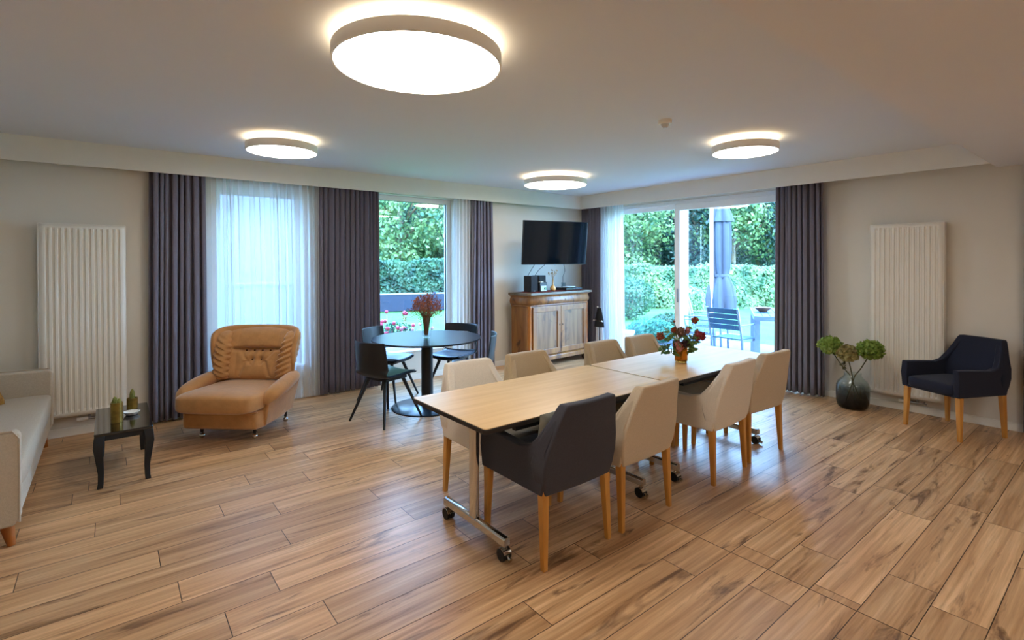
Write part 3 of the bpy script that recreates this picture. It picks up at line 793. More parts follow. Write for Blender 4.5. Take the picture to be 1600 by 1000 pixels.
# ------------------------------------------------------------------ wooden cabinet
CA = R(4)
t = thing('wooden_cabinet', 'antique waxed pine cabinet with two panelled doors under the television', 'cabinet', (4.64, 5.47, 0), CA)
CW, CD, CH = 1.375, .40, 1.095
# local: x 0..CW along front, y 0..CD backwards
def ch_poly(i, c=.045, ya=0, yb=CD): # canted front corners, inset i
    return [(i + c, ya + i), (CW - i - c, ya + i), (CW - i, ya + i + c), (CW - i, yb), (i, yb), (i, ya + i + c)]
MB().prism(ch_poly(.03), .17, .90, 'z').build('carcass', cab_m, t, smooth=0, bevel=.003)
MB().loft([[(x, y, z) for x, y in ch_poly(i)] for i, z in ((.0, .095), (.0, .150), (.012, .163), (.026, .175))]).build('plinth', cab_m, t, smooth=30, bevel=.003)
MB().loft([[(x, y, z) for x, y in ch_poly(i)] for i, z in ((.026, .895), (.012, .905), (.018, .915))]).build('waist_moulding', cab_m, t, smooth=30)
# ogee cornice with hidden drawer
MB().loft([[(x, y, z) for x, y in ch_poly(i)] for i, z in ((.018, .915), (.004, .935), (-.004, .965), (0.0, .995), (.010, 1.015), (.010, 1.035), (-.006, 1.050), (-.020, 1.062))]).build('cornice', cab_m, t, smooth=60)
MB().prism(ch_poly(-.035), 1.060, CH, 'z').build('cabinet_top', cab_top_m, t, smooth=0, bevel=.006)
dw = MB(); dw.loft([[(x0_, y, z) for x0_ in (0,)] for y, z in ((0, 0),)]) if False else None
MB().box(CW/2 + .075, CW/2 + .081, -.006, .002, .955, .985).build('keyhole_drawer', matte_black, t, smooth=0)
for k in (0, 1):
    x0_ = .095 + k*(CW/2 - .092); x1_ = x0_ + CW/2 - .098
    d = MB(); z0_, z1_ = .185, .885; st_ = .075
    d.box(x0_, x1_, .008, .034, z0_, z0_ + st_); d.box(x0_, x1_, .008, .034, z1_ - st_, z1_); d.box(x0_, x0_ + st_, .008, .034, z0_ + st_, z1_ - st_); d.box(x1_ - st_, x1_, .008, .034, z0_ + st_, z1_ - st_)
    do = d.build('door', cab_m, t, smooth=0, bevel=.004)
    MB().box(x0_ + st_ - .005, x1_ - st_ + .005, .022, .033, z0_ + st_ - .005, z1_ - st_ + .005).build('door_panel', cab_panel_m, do, smooth=0)
    kx = x1_ - .03 if k == 0 else x0_ + .03
    MB().sell((kx, .006, .60), (.008, .004, .016), e=1, nu=12, nv=6).build('keyhole_plate', mat('dark_brass', '#4b3820', .4, metal=.7), do, smooth=180)
for cx in (.06, CW - .06):
    MB().lathe([(.030, .17), (.034, .20), (.028, .22), (.031, .50), (.028, .85), (.034, .87), (.030, .90)], (cx if cx < .5 else cx, .052, 0), n=16).build('pilaster', mat('polished_pine', '#b06a2c', .3, var=.15, vscale=5, stretch=(8, 8, 1), coat=.4), t)
for cx in (.07, CW - .07):
    for cy in (.07, CD - .06):
        MB().lathe([(.001, 0), (.030, 0), (.045, .02), (.048, .045), (.038, .07), (.030, .08), (.042, .096), (.001, .096)], (cx, cy, 0), n=20).build('bun_foot', mat('dark_foot_wood', '#3b2412', .4, var=.2), t)
cm = Matrix.Translation((4.64, 5.47, 0)) @ Matrix.Rotation(CA, 4, 'Z')
def on_cab(x, y, z=CH): return tuple(cm @ Vector((x, y, z)))
ZT = CH + .0005
# runner cloth
rc = MB(); rc.grid(lambda u, v: (.10 + 1.17*u, .03 + .30*v + .006*math.sin(u*20), .004 + .0012*math.sin(u*40 + v*9)), 60, 12)
o = rc.build('table_runner', mat('red_runner_cloth', '#8e2a20', .85, c2='#3a1716', vscale=26, bump=.3, bscale=150), smooth=180, solid=.002); o.location = on_cab(0, 0, ZT); o.rotation_euler.z = CA
tag(o, 'dark red patterned runner cloth along the top of the wooden cabinet', 'cloth')
ZR = CH + .0085
def speaker(x, y, w, d, h, label, rz=0):
    t = thing('speaker', label, 'speaker', on_cab(x, y, ZR), CA + rz)
    MB().box(-w/2, w/2, -d/2, d/2, 0, h).build('housing', black_m, t, bevel=.004)
    MB().box(-w/2 + .006, w/2 - .006, -d/2 - .008, -d/2 - .0005, .006, h - .006).build('speaker_grille', mat('speaker_mesh', '#1c1d20', .8, bump=.5, bscale=600), t, bevel=.004)
    MB().box(-.012, .012, -d/2 - .0095, -d/2 - .008, .012, .017).build('badge', steel_m, t, smooth=0)
speaker(.215, .18, .15, .14, .235, 'left black bookshelf speaker on the wooden cabinet')
speaker(.445, .24, .15, .14, .235, 'black bookshelf speaker directly behind the small silver radio')
t = thing('radio', 'small radio with silver front and green knob between the black speakers', 'radio', on_cab(.385, .085, ZR), CA)
MB().box(-.075, .075, 0, .09, 0, .135).build('housing', black_m, t, bevel=.008)
MB().box(-.056, .056, -.006, 0, .004, .085).build('front_panel', mat('silver_plastic', '#b9c0b8', .4), t, bevel=.002)
MB().cyl((.028, -.016, .042), (.028, -.006, .042), .020, n=20).build('tuning_knob', mat('green_grey_knob', '#5d8f68', .4), t)
MB().box(-.045, .01, .01, .05, .135, .145).build('card', white_m, t, smooth=0)
# amber vase with dried stems
t = thing('bud_vase', 'amber glass bud vase with dried stems on the wooden cabinet', 'vase', on_cab(.625, .12, ZR))
amber_m = mat('amber_glaze', '#e09a3c', .15, c2='#e8c488', vscale=6, coat=.5)
MB().lathe([(.001, 0), (.022, 0), (.040, .012), (.046, .035), (.040, .06), (.018, .080), (.011, .10), (.010, .15), (.014, .175), (.011, .175), (.007, .15), (.007, .10), (.001, .09)], n=28).build('vase_body', amber_m, t)
st = MB(); rr = random.Random(4)
for i in range(16):
    a = rr.uniform(0, 6.28); l = rr.uniform(.02, .075); h = rr.uniform(.24, .32)
    p = [(0, 0, .12), (l*.2*math.cos(a), l*.2*math.sin(a), .2), (l*math.cos(a), l*math.sin(a), h)]
    st.tube(p, .0012, 5); st.sell(p[-1], (.007, .007, .011), e=1, nu=6, nv=4)
st.tube([(0, 0, .15), (-.03, 0, .24), (-.085, 0, .27)], .002, 5); st.sell((-.085, 0, .27), (.016, .01, .010), e=1, nu=8, nv=5)
st.build('dried_stem', mat('dried_straw', '#c9a577', .8, var=.2), t)
t = thing('media_player', 'flat black media box at the right of the cabinet top', 'media box', on_cab(1.05, .17, ZR), CA)
MB().box(-.19, .19, -.11, .11, 0, .035).build('housing', black_m, t, bevel=.004)
MB().box(-.16, .05, -.112, -.110, .010, .024).build('display_window', mat('dark_display', '#0a1014', .1), t, smooth=0)
o = MB().sell((0, 0, .010), (.11, .07, .010), e=.6, nu=28, nv=8).build('router', mat('white_shell_plastic', '#dfe6ea', .3), smooth=180); o.location = on_cab(1.02, .15, CH + .045); o.rotation_euler.z = CA
tag(o, 'flat white router lying on top of the black media box', 'router')
for i, (x, h) in enumerate(((1.05, .055), (1.10, .05))):
    t = thing('glass_candle_holder', ('left' if i == 0 else 'right') + ' of two tiny clear glass holders behind the white router', 'candle holder', on_cab(x, .245, CH + .045))
    t.location = on_cab(x, .31, CH + .001)
    MB().lathe([(.001, 0), (.018, 0), (.020, .01), (.018, h + .06), (.015, h + .06), (.015, .02), (.001, .02)], n=18).build('glass_body', thin_glass('clear_holder_glass', (.75, .8, .82), 1.5), t)

# ------------------------------------------------------------------ television
TA = math.atan2(5.24 - 5.50, 5.595 - 4.57); tw = 1.055; th_ = .63
t = thing('television', 'large black flat screen television tilted forward above the wooden cabinet', 'television', (5.075, 5.385, 1.815), TA)
t.rotation_euler = (R(5.5), 0, TA)
MB().box(-tw/2, tw/2, -.012, .022, -th_/2, th_/2).build('housing', black_m, t, bevel=.006)
MB().box(-tw/2 + .010, tw/2 - .010, -.0145, -.0125, -th_/2 + .014, th_/2 - .010).build('screen', mat('screen_glass', '#061018', .06, coat=.5), t, smooth=0)
MB().box(-.30, .30, .022, .055, -.22, .18).build('rear_cover', black_m, t, bevel=.012)
MB().box(-.015, .015, -.016, -.010, -th_/2 - .008, -th_/2 + .004).build('indicator', mat('silver_badge', '#9fb0b8', .3), t, smooth=0)
Mi = (Matrix.Translation(t.location) @ t.rotation_euler.to_matrix().to_4x4()).inverted()
wp = lambda *p: tuple(Mi @ Vector(p))
arm = MB(); arm.tube([wp(5.13, 5.98, 1.83), wp(4.98, 5.72, 1.83), wp(5.09, 5.45, 1.83)], .018, 8)
arm.build('mount_arm', matte_black, t)
MB().box(5.05, 5.21, 5.985, YW, 1.73, 1.93).xf(Mi).build('wall_plate', matte_black, t, smooth=0)
def cable(pts, label, r=.0035):
    o = MB().tube(pts, r, 6).build('cable', rubber_m, smooth=180); return tag(o, label, 'cable')
p1 = on_cab(.23, .27); p2 = on_cab(.44, .32)
cable([(4.86, 5.56, 1.66), (4.86, 5.60, 1.50), (4.83, 5.66, 1.40), (p1[0], p1[1], 1.32), (p1[0], p1[1], 1.20)], 'thin black cable falling from the television to the left speaker')
cable([(5.08, 5.58, 1.62), (5.08, 5.62, 1.50), (5.03, 5.70, 1.42), (p2[0], p2[1] + .01, 1.32), (p2[0], p2[1] + .01, 1.20)], 'thin black cable falling from the television behind the radio')
p3 = on_cab(1.12, .36)
cable([(5.38, 5.42, 1.66), (5.55, 5.70, 1.50), (5.73, 5.86, 1.40), (p3[0], p3[1], 1.30), (p3[0], p3[1], CH + .012), (p3[0] - .1, p3[1] - .02, CH + .006)], 'thin black cable falling from the television to the media box')

# ------------------------------------------------------------------ folded walking stand beside cabinet
t = thing('folded_walker', 'folded chrome-legged frame with black fabric beside the wooden cabinet', 'folding frame', (6.13, 5.49, 0))
wk = [((.0, -.09), (.0, -.05)), ((.02, -.03), (.01, -.01)), ((.0, .03), (.0, .03)), ((.03, .09), (.01, .06))]
for i, ((a, b_), (c, d)) in enumerate(wk):
    l = MB().cyl((a, b_, .0), (c, d, .62), .014, n=10).build('leg', mat('bright_aluminium', '#e6eaf0', .35, metal=.5), t)
    MB().cyl((a, b_, 0), (a, b_, .03), .016, n=10).build('rubber_tip', rubber_m, l)
MB().loft([[( .045*math.cos(q)*1.0, .10*math.sin(q), z) for q in [2*PI*j/14 for j in range(14)]] for z in (.50,)] + [[(.04*math.cos(q), .085*math.sin(q), .62) for q in [2*PI*j/14 for j in range(14)]], [(.02*math.cos(q), .035*math.sin(q), .80) for q in [2*PI*j/14 for j in range(14)]]]).build('fabric_cover', mat('black_nylon', '#1a1c22', .7, bump=.4, bscale=30), t)
for y in (-.085, .0, .08):
    MB().sell((-.04, y, .60 if y else .82), (.013, .013, .013), e=1, nu=12, nv=8).build('white_knob', white_m, t, smooth=180)
MB().cyl((-.03, -.10, .59), (-.03, .09, .61), .009, n=10).build('handle_bar', chrome_m, t)

# ------------------------------------------------------------------ vases and flowers
def leaf_blob(mb, c, n, size, rr, spread=(1, 1, 1)):
    for i in range(n):
        d = Vector((rr.gauss(0, 1), rr.gauss(0, 1), rr.gauss(0, 1))).normalized()
        p = Vector(c) + Vector((d.x*spread[0], d.y*spread[1], d.z*spread[2]))*rr.uniform(.75, 1.0)
        d = (d + Vector((rr.gauss(0, .45), rr.gauss(0, .45), rr.gauss(0, .45)))).normalized()
        a = d.cross(Vector((rr.gauss(0, 1), rr.gauss(0, 1), rr.gauss(0, 1)))).normalized(); b = d.cross(a)
        s = size*rr.uniform(.7, 1.2); k = d*s*.25
        mb.add([p - a*s*.5 - k, p + b*s*.42 + k, p + a*s*.5 + k*2.2, p - b*s*.42 + k*.6], [(0, 1, 2, 3)])
# hydrangea vase
t = thing('hydrangea_vase', 'big smoky teal glass floor vase holding three hydrangea heads', 'vase', (6.115, 1.955, 0))
teal_m = bpy.data.materials.new('smoky_teal_glass'); teal_m.use_nodes = True
_n = teal_m.node_tree; _n.nodes.remove(_n.nodes['Principled BSDF'])
_t = N(_n, 'BsdfTransparent'); _g = N(_n, 'BsdfGlossy'); _g.inputs['Roughness'].default_value = .04; _f = fres_node(_n, 1.5)
_tc = N(_n, 'TexCoord'); _s = N(_n, 'SeparateXYZ'); _r = N(_n, 'ValToRGB'); _n.links.new(_tc.outputs['Object'], _s.inputs[0]); _n.links.new(_s.outputs['Z'], _r.inputs[0])
_r.color_ramp.elements[0].position = .03; _r.color_ramp.elements[0].color = (.05, .08, .09, 1); _r.color_ramp.elements[1].position = .26; _r.color_ramp.elements[1].color = (.92, .96, .95, 1)
_n.links.new(_r.outputs[0], _t.inputs[0]); _x = N(_n, 'MixShader'); _n.links.new(_f.outputs[0], _x.inputs[0]); _n.links.new(_t.outputs[0], _x.inputs[1]); _n.links.new(_g.outputs[0], _x.inputs[2]); _n.links.new(_x.outputs[0], _n.nodes['Material Output'].inputs[0])
vp = [(.001, 0), (.11, 0), (.135, .02), (.148, .07), (.152, .16), (.150, .24), (.130, .285), (.088, .325), (.076, .345), (.082, .368), (.078, .368), (.072, .345), (.083, .322), (.124, .282), (.144, .238), (.146, .16), (.142, .07), (.128, .026), (.10, .012), (.001, .012)]
MB().lathe(vp, n=56).build('vase_body', teal_m, t)
stem_m = mat('brown_green_stem', '#4c4a26', .7, var=.2)
hyd_m = leaf('hydrangea_green', '#c4d678', '#8aa448', .35)
hyd2_m = leaf('hydrangea_rose_green', '#cfc98a', '#a3925c', .35)
L_ = Vector((0, 1, 0))
for i, (dx, dy, z, r, hm) in enumerate(((-.02, .205, .635, .115, hyd_m), (-.03, .035, .575, .100, hyd2_m), (-.02, -.165, .635, .118, hyd_m))):
    rr = random.Random(20 + i)
    b0 = (-dx*.8, -dy*.45 , .03)
    sm = MB().tube([b0, (0, dy*.12, .34), (dx*.5, dy*.45, .42), (dx, dy, z - .04)], .0055, 7)
    if i == 0: leaf_blob(sm, (dx*.4, dy*.42, .43), 14, .03, rr, (.02, .02, .04))
    so_ = sm.build('stem', stem_m, t, smooth=180)
    h = MB(); h.sell((dx, dy, z), (r*.75, r*.75, r*.58), e=1, nu=14, nv=8)
    leaf_blob(h, (dx, dy, z), 520, .036, rr, (r, r, r*.78)); leaf_blob(h, (dx, dy, z), 300, .034, rr, (r*.86, r*.86, r*.68))
    h.build('hydrangea_head', hm, so_, smooth=0)
# amber vase with protea bouquet
t = thing('flower_vase', 'amber glass vase of mixed red and green flowers on the farther oak table', 'vase', (3.585, 2.345, .7415))
amb = mat('amber_glass', '#e8a048', .08, trans=.8, ior=1.2, c2='#cf8430', vscale=9)
rings = []
for r, z in ((.040, 0), (.044, .003), (.053, .016), (.053, .135), (.050, .150), (.044, .150), (.046, .135), (.046, .02), (.036, .010)):
    rings.append([(r*math.cos(2*PI*j/8 + .2), r*math.sin(2*PI*j/8 + .2), z) for j in range(8)])
MB().loft(rings).build('vase_body', amb, t, smooth=20, bevel=.003)
gl = leaf('bouquet_leaf', '#7a9450', '#4a6a38', .3); red = mat('bloom_dark_red', '#9c3440', .7, var=.25, vscale=40); orange = mat('bloom_rust', '#9c4a2a', .7, var=.3, vscale=40); pinkm = mat('bloom_pink', '#c77a78', .6, var=.2, vscale=30); plum = mat('bloom_plum', '#3a2030', .7, var=.2)
rr = random.Random(9)
RT = Vector((.7836, -.6213, 0)); 
def wpt(a, z, dep=0.0): return RT*a + Vector((.62, .78, 0))*dep + Vector((0, 0, z))
def stemto(p, r=.0022):
    p = Vector(p); return MB().tube([(0, 0, .02), (p.x*.15, p.y*.15, .15), (p.x*.6, p.y*.6, .15 + (p.z - .15)*.6), tuple(p)], r, 6).build('stem', stem_m, t, smooth=180)
def big_leaf(mb, p, d, L, W):
    p = Vector(p); d = Vector(d).normalized(); sdir = d.cross(Vector((rr.gauss(0, 1), rr.gauss(0, 1), rr.gauss(0, 1)))).normalized(); nn = d.cross(sdir)
    vs = [p, p + d*L*.35 + sdir*W*.5, p + d*L*.7 + sdir*W*.4, p + d*L - nn*L*.1, p + d*L*.7 - sdir*W*.4, p + d*L*.35 - sdir*W*.5, p + d*L*.35 + nn*W*.1, p + d*L*.7 + nn*W*.05]
    mb.add(vs, [(0, 1, 6), (0, 6, 5), (1, 2, 7, 6), (6, 7, 4, 5), (2, 3, 7), (7, 3, 4)])
for (a, z, dep, r, mm, nm) in ((.12, .33, .02, .024, orange, 'bloom'), (-.165, .205, .0, .027, orange, 'bloom'), (.135, .21, -.02, .032, red, 'bloom'), (.175, .20, .03, .030, red, 'bloom'), (.0, .235, .0, .035, mat('bloom_taupe', '#7c5a48', .8, var=.3, vscale=50), 'bloom'), (-.05, .25, .03, .022, orange, 'bloom'), (-.035, .13, -.04, .034, pinkm, 'bloom'), (.02, .155, -.05, .028, plum, 'bloom'), (.07, .24, .05, .02, pinkm, 'bloom'), (-.05, .32, .02, .008, orange, 'bloom')):
    p = wpt(a, z, dep); so_ = stemto(p)
    h = MB(); h.sell(tuple(p), (r*.8, r*.8, r*.9), e=1, nu=12, nv=8); leaf_blob(h, tuple(p), 70, r*.8, rr, (r, r, r*1.05)); h.build(nm, mm, so_, smooth=0)
for k in range(26):
    a = rr.uniform(-.17, .12); z = rr.uniform(.10, .33) - abs(a)*.3; dep = rr.uniform(-.08, .08); p = wpt(a, max(.12, z), dep)
    so_ = stemto(p, .0015)
    lf = MB()
    for j in range(5):
        q = p*(1 - .09*j); big_leaf(lf, q, (rr.gauss(0, 1) + p.x*6, rr.gauss(0, 1) + p.y*6, rr.gauss(0, .8)), rr.uniform(.04, .075), rr.uniform(.02, .032))
    lf.build('leaf', gl, so_, smooth=0)
# clear glass vase with dried flowers on the round table
t = thing('dried_flower_vase', 'clear glass vase of dried brown flowers on the round black table', 'vase', (2.625, 4.77, .7415))
cg = thin_glass('clear_vase_glass', (.94, .96, .97), 1.5)
prof = [(.001, 0), (.040, 0), (.043, .01)] + [(.043 + .022*i/10 + (.0012 if i % 2 else 0), .01 + .215*i/10) for i in range(11)] + [(.062, .225), (.040, .02), (.001, .018)]
MB().lathe(prof, n=36).build('vase_body', cg, t)
dm = mat('dried_brown_bloom', '#ad6438', .85, var=.3, vscale=40); ds = mat('dried_stem_brown', '#8a5a34', .8)
sm = MB(); bl = MB(); rr = random.Random(31)
for i in range(190):
    a = rr.uniform(0, 6.28); q = rr.random()**.6
    lft = rr.random() < .25
    l = q*.165; h = .48 - .5*l*l/.15*1.0 - rr.uniform(0, .14)
    if lft: l *= 1.25; h -= .07
    p = Vector((l*math.cos(a), l*math.sin(a), h))
    if lft: p += RT*(-.05)
    sm.tube([(0.2*p.x*.5, .2*p.y*.5, .03), (p.x*.28, p.y*.28, .22), tuple(p)], .0011, 4)
    for j in range(7):
        o_ = Vector((rr.gauss(0, .012), rr.gauss(0, .012), rr.gauss(0, .018))); s = rr.uniform(.003, .006)
        bl.sell(tuple(p + o_), (s, s, s*1.2), e=1, nu=5, nv=3)
ss = sm.build('dried_stem', ds, t, smooth=0); ss['kind'] = 'stuff'
bb = bl.build('dried_bloom', dm, t, smooth=0); bb['kind'] = 'stuff'

# ------------------------------------------------------------------ outside
o = MB().box(-30, 45, -20, 45, -.5, -.06).build('lawn', mat('lawn_grass', '#4a8438', .9, c2='#32642c', vscale=1.3, bump=.6, bscale=30), smooth=0); o['kind'] = 'structure'
o = MB().box(XW + WT, 9.6, -2, 7.4, -.2, -.02).build('patio', mat('patio_paving', '#757b8a', .8, var=.06, vscale=3), smooth=0); o['kind'] = 'structure'
o = MB().box(-2.2, 3.05, 9.2, 9.6, -.1, 4.2).build('neighbour_wall', render_m, smooth=0); o['kind'] = 'structure'
o = MB().box(-2.0, 2.6, 7.4, 7.55, -.1, 1.24).box(-2.0, 2.6, 7.38, 7.57, 1.24, 1.27).build('parapet_wall', mat('parapet_paint', '#a8acb6', .8), smooth=0); o['kind'] = 'structure'

def leaves_mesh(name, pts, nrm, size, m, parent, rs):
    n = len(pts)
    a = rs.normal(size=(n, 3)); a -= (a*nrm).sum(1)[:, None]*nrm; a /= np.linalg.norm(a, axis=1)[:, None] + 1e-9
    b = np.cross(nrm, a); s = size*rs.uniform(.6, 1.3, n)[:, None]
    v = np.stack([pts - a*s, pts + b*s*.55, pts + a*s, pts - b*s*.55], 1).reshape(-1, 3)
    me = bpy.data.meshes.new(name); me.vertices.add(4*n); me.vertices.foreach_set('co', v.ravel())
    me.loops.add(4*n); me.loops.foreach_set('vertex_index', np.arange(4*n)); me.polygons.add(n)
    me.polygons.foreach_set('loop_start', np.arange(0, 4*n, 4)); me.polygons.foreach_set('loop_total', np.full(n, 4)); me.update(calc_edges=True); me.validate()
    me.materials.append(m)
    o = bpy.data.objects.new(name, me); col.objects.link(o); o.parent = parent; return o
bark = mat('tree_bark', '#6a5a48', .9, var=.3, vscale=6, bump=.5, bscale=20)
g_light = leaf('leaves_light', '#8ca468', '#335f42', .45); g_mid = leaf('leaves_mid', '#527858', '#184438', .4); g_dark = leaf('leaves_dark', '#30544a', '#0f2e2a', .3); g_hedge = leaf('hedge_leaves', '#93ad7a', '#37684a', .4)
def tree(x, y, h, r, m, label, seed, n=10000, size=.10, zlow=.1):
    rs = np.random.RandomState(seed); t = thing('tree', label, 'tree', (x, y, -.06))
    rq = random.Random(seed)
    tr = MB(); top = Vector((rq.uniform(-.4, .4), rq.uniform(-.4, .4), h*.62))
    tr.tube([(0, 0, 0), (top.x*.3, top.y*.3, h*.25), tuple(top)], [.20, .15, .07], 10)
    for i in range(7):
        a = rq.uniform(0, 6.28); z = h*rq.uniform(.18, .5); tr.tube([(top.x*z/h, top.y*z/h, z), (math.cos(a)*r*.45, math.sin(a)*r*.45, z + h*.12), (math.cos(a)*r*.8, math.sin(a)*r*.8, z + h*.2)], [.07, .045, .015], 6)
    tr.build('trunk', bark, t, smooth=180)
    # crown made of several leafy clumps
    cl = []
    for i in range(16):
        d = rs.normal(size=3); d /= np.linalg.norm(d)
        cl.append((np.array([d[0]*r*.62, d[1]*r*.62, (h + zlow)/2 + d[2]*(h - zlow)/2*.68]), r*rs.uniform(.34, .56)))
    pts, nr = [], []
    for c, cr in cl:
        k = n//16; d = rs.normal(size=(k, 3)); d /= np.linalg.norm(d, axis=1)[:, None]
        pts.append(c + d*cr*(rs.uniform(.35, 1.05, k)[:, None])*np.array([1, 1, .8])); nn = d + rs.normal(size=(k, 3))*.7; nr.append(nn/np.linalg.norm(nn, axis=1)[:, None])
    leaves_mesh('crown', np.concatenate(pts), np.concatenate(nr), size, m, t, rs)
def pol(px, d):
    q = (px - 800)/793.87; return (.62128 + .78356*q)*d, (.78355 - .62131*q)*d
TG = 'trees beyond the hedges'
tl = [(560, 24, 9, 3.4, g_light, 'bright green tree beyond the garden window, half hidden by the wide grey curtain'),
      (625, 21, 7.5, 2.6, g_light, 'yellow-green leafy tree behind the hedge in the left of the garden window'),
      (672, 25, 9, 3.2, g_mid, 'mid green tree behind the hedge in the middle of the garden window'),
      (735, 23, 8.5, 3.0, g_mid, 'mid green tree behind the narrow sheer at the garden window'),
      (900, 27, 10, 3.4, g_mid, 'mid green tree behind the room corner'),
      (965, 24, 6.5, 2.6, g_light, 'pale green tree at the left edge of the patio door view'),
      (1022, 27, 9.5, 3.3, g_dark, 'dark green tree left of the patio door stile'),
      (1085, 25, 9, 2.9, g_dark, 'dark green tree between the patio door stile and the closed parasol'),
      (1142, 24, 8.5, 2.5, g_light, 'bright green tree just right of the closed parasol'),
      (1185, 26.5, 9.5, 3.2, g_mid, 'mid green tree at the right of the patio door view'),
      (1250, 24, 9, 3.2, g_dark, 'dark green tree beyond the patio door curtain')]
for i, (px, d, h, r, m, lb) in enumerate(tl):
    x, y = pol(px, d); tree(x, y, h, r, m, lb, 40 + i)
for i, (px, d, h, r) in enumerate(((600, 33, 12, 2.9), (700, 37, 12, 3.0), (850, 35, 12, 3.2), (985, 36, 12, 3.0), (1070, 32, 12, 2.6), (1160, 37, 12, 3.0), (1260, 33, 12, 3.0))):
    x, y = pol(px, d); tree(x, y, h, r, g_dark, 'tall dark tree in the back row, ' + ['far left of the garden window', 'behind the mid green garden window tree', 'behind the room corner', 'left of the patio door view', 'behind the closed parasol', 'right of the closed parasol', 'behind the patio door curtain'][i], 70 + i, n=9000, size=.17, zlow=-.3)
def hedge(x0, y0, x1, y1, h, th, label, seed, n, size=.055, m=None, zb=0.0):
    rs = np.random.RandomState(seed); t = thing('hedge', label, 'hedge', (x0, y0, -.06), math.atan2(y1 - y0, x1 - x0))
    L = math.hypot(x1 - x0, y1 - y0)
    MB().box(.05, L - .05, -th/2 + .12, th/2 - .12, 0, h - .12).build('branches', mat('hedge_inside', '#2c4a2a', .9, var=.3, vscale=4), t, smooth=0)
    f = rs.rand(n); x = rs.rand(n)*L; y = np.where(f < .62, -th/2, th/2); z = rs.rand(n)*h
    topm = f > .72; y = np.where(topm, (rs.rand(n) - .5)*th, y); z = np.where(topm, h, z)
    nr = np.stack([rs.normal(size=n)*.6, np.where(topm, 0, np.sign(y)) + rs.normal(size=n)*.6, np.where(topm, 1, 0) + rs.normal(size=n)*.6 + .3], 1); nr /= np.linalg.norm(nr, axis=1)[:, None]
    bl = .07*np.sin(x*2.1) + .05*np.sin(x*5.3 + z*4)
    p = np.stack([x, y + bl*np.sign(y) + rs.normal(size=n)*.05, z + rs.normal(size=n)*.04 + np.where(topm, bl*.6, 0)], 1)
    leaves_mesh('hedge_leaf', p, nr, size, m or g_hedge, t, rs)['kind'] = 'stuff'
hedge(11.4, 13.6, 20.6, 6.0, 1.36, .9, 'sunlit clipped hedge beyond the lawn outside the patio door', 1, 30000, .075)
hedge(2.6, 17.4, 11.6, 14.2, 1.58, .8, 'clipped hedge behind the slate fence outside the garden window', 2, 24000, .075, m=g_mid)
hedge(*pol(1300, 28.5), *pol(925, 30), 3.4, 1.2, 'tall dark evergreen screen beyond the patio door hedge', 3, 16000, .13, m=g_dark)
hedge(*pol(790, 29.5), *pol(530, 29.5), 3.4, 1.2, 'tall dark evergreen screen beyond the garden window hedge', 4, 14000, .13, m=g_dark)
# slate fence in front of the left hedge
ang = math.atan2(14.2 - 17.4, 11.6 - 2.6)
t = thing('garden_fence', 'low slate blue board fence at the foot of the left hedge', 'fence', (2.5, 16.6, -.06), ang)
fm = mat('slate_boards', '#182236', .8, var=.1)
MB().box(0, 8.2, -.03, .03, .04, .56).build('board_panel', fm, t, smooth=0)
MB().box(0, 8.2, -.045, .045, .56, .60).build('top_rail', mat('pale_rail', '#7f8a96', .6), t, smooth=0)
for k in range(5): MB().box(2.05*k - .04, 2.05*k + .04, -.06, .06, 0, .62).build('post', fm, t, smooth=0)
def bush(px, d, r, h, m, label, seed, n=2600, size=.045, cat='bush', name='bush', extra=None):
    x, y = pol(px, d); rs = np.random.RandomState(seed); t = thing(name, label, cat, (x, y, -.06))
    st = MB(); rq = random.Random(seed)
    for i in range(8):
        a = rq.uniform(0, 6.28); st.tube([(0, 0, 0), (math.cos(a)*r*.3, math.sin(a)*r*.3, h*.4), (math.cos(a)*r*.6, math.sin(a)*r*.6, h*.75)], .010, 5)
    st.build('stem', bark, t, smooth=180)
    dd = rs.normal(size=(n, 3)); dd /= np.linalg.norm(dd, axis=1)[:, None]; p = dd*rs.uniform(.5, 1, n)[:, None]**.5*np.array([r, r, h/2]) + np.array([0, 0, h/2 + .02]); p[:, 2] = np.maximum(p[:, 2], .03)
    nn = dd + rs.normal(size=(n, 3))*.6; nn /= np.linalg.norm(nn, axis=1)[:, None]
    leaves_mesh('foliage', p, nn, size, m, t, rs)
    if extra:
        e = MB()
        for i in range(extra[0]):
            a = rq.uniform(0, 6.28); q = r*rq.uniform(.3, 1.0); z = h*rq.uniform(.7, 1.25)
            e.sell((math.cos(a)*q, math.sin(a)*q, z), (extra[2],)*3, e=1, nu=7, nv=5)
            e.tube([(math.cos(a)*q*.8, math.sin(a)*q*.8, h*.5), (math.cos(a)*q, math.sin(a)*q, z)], .004, 4)
        ob = e.build('blossom', extra[1], t, smooth=180); ob['kind'] = 'stuff'
bush(982, 14.0, .75, 1.15, g_mid, 'rounded green bush on the lawn at the left of the patio door', 5)
bush(1078, 14.2, .45, .9, leaf('lavender_leaf', '#9db88a', '#6f9468', .4), 'loose grey-green shrub on the lawn just right of the door stile', 6)
bush(1018, 9.9, .50, .46, leaf('lavender_green', '#5f9a78', '#3a7a68', .4), 'low blue-green border plant outside the fixed door pane', 7, n=3200, size=.035)
bush(1046, 10.6, .40, .50, g_mid, 'low green border plant beside the door stile', 8, n=2600, size=.035)
pinkfl = mat('rose_pink_petals', '#c4405a', .7, var=.2, vscale=8); whitefl = mat('pale_rose_petals', '#c98a98', .7, var=.1)
bush(622, 8.2, .36, .62, g_mid, 'pink rose bush just outside the garden window', 9, n=900, size=.03, name='rose_bush', extra=(26, pinkfl, .032))
bush(655, 8.0, .34, .48, g_light, 'pale rose bush beside the pink one outside the garden window', 10, n=900, size=.03, name='rose_bush', extra=(40, whitefl, .028))
x, y = pol(979, 8.75)
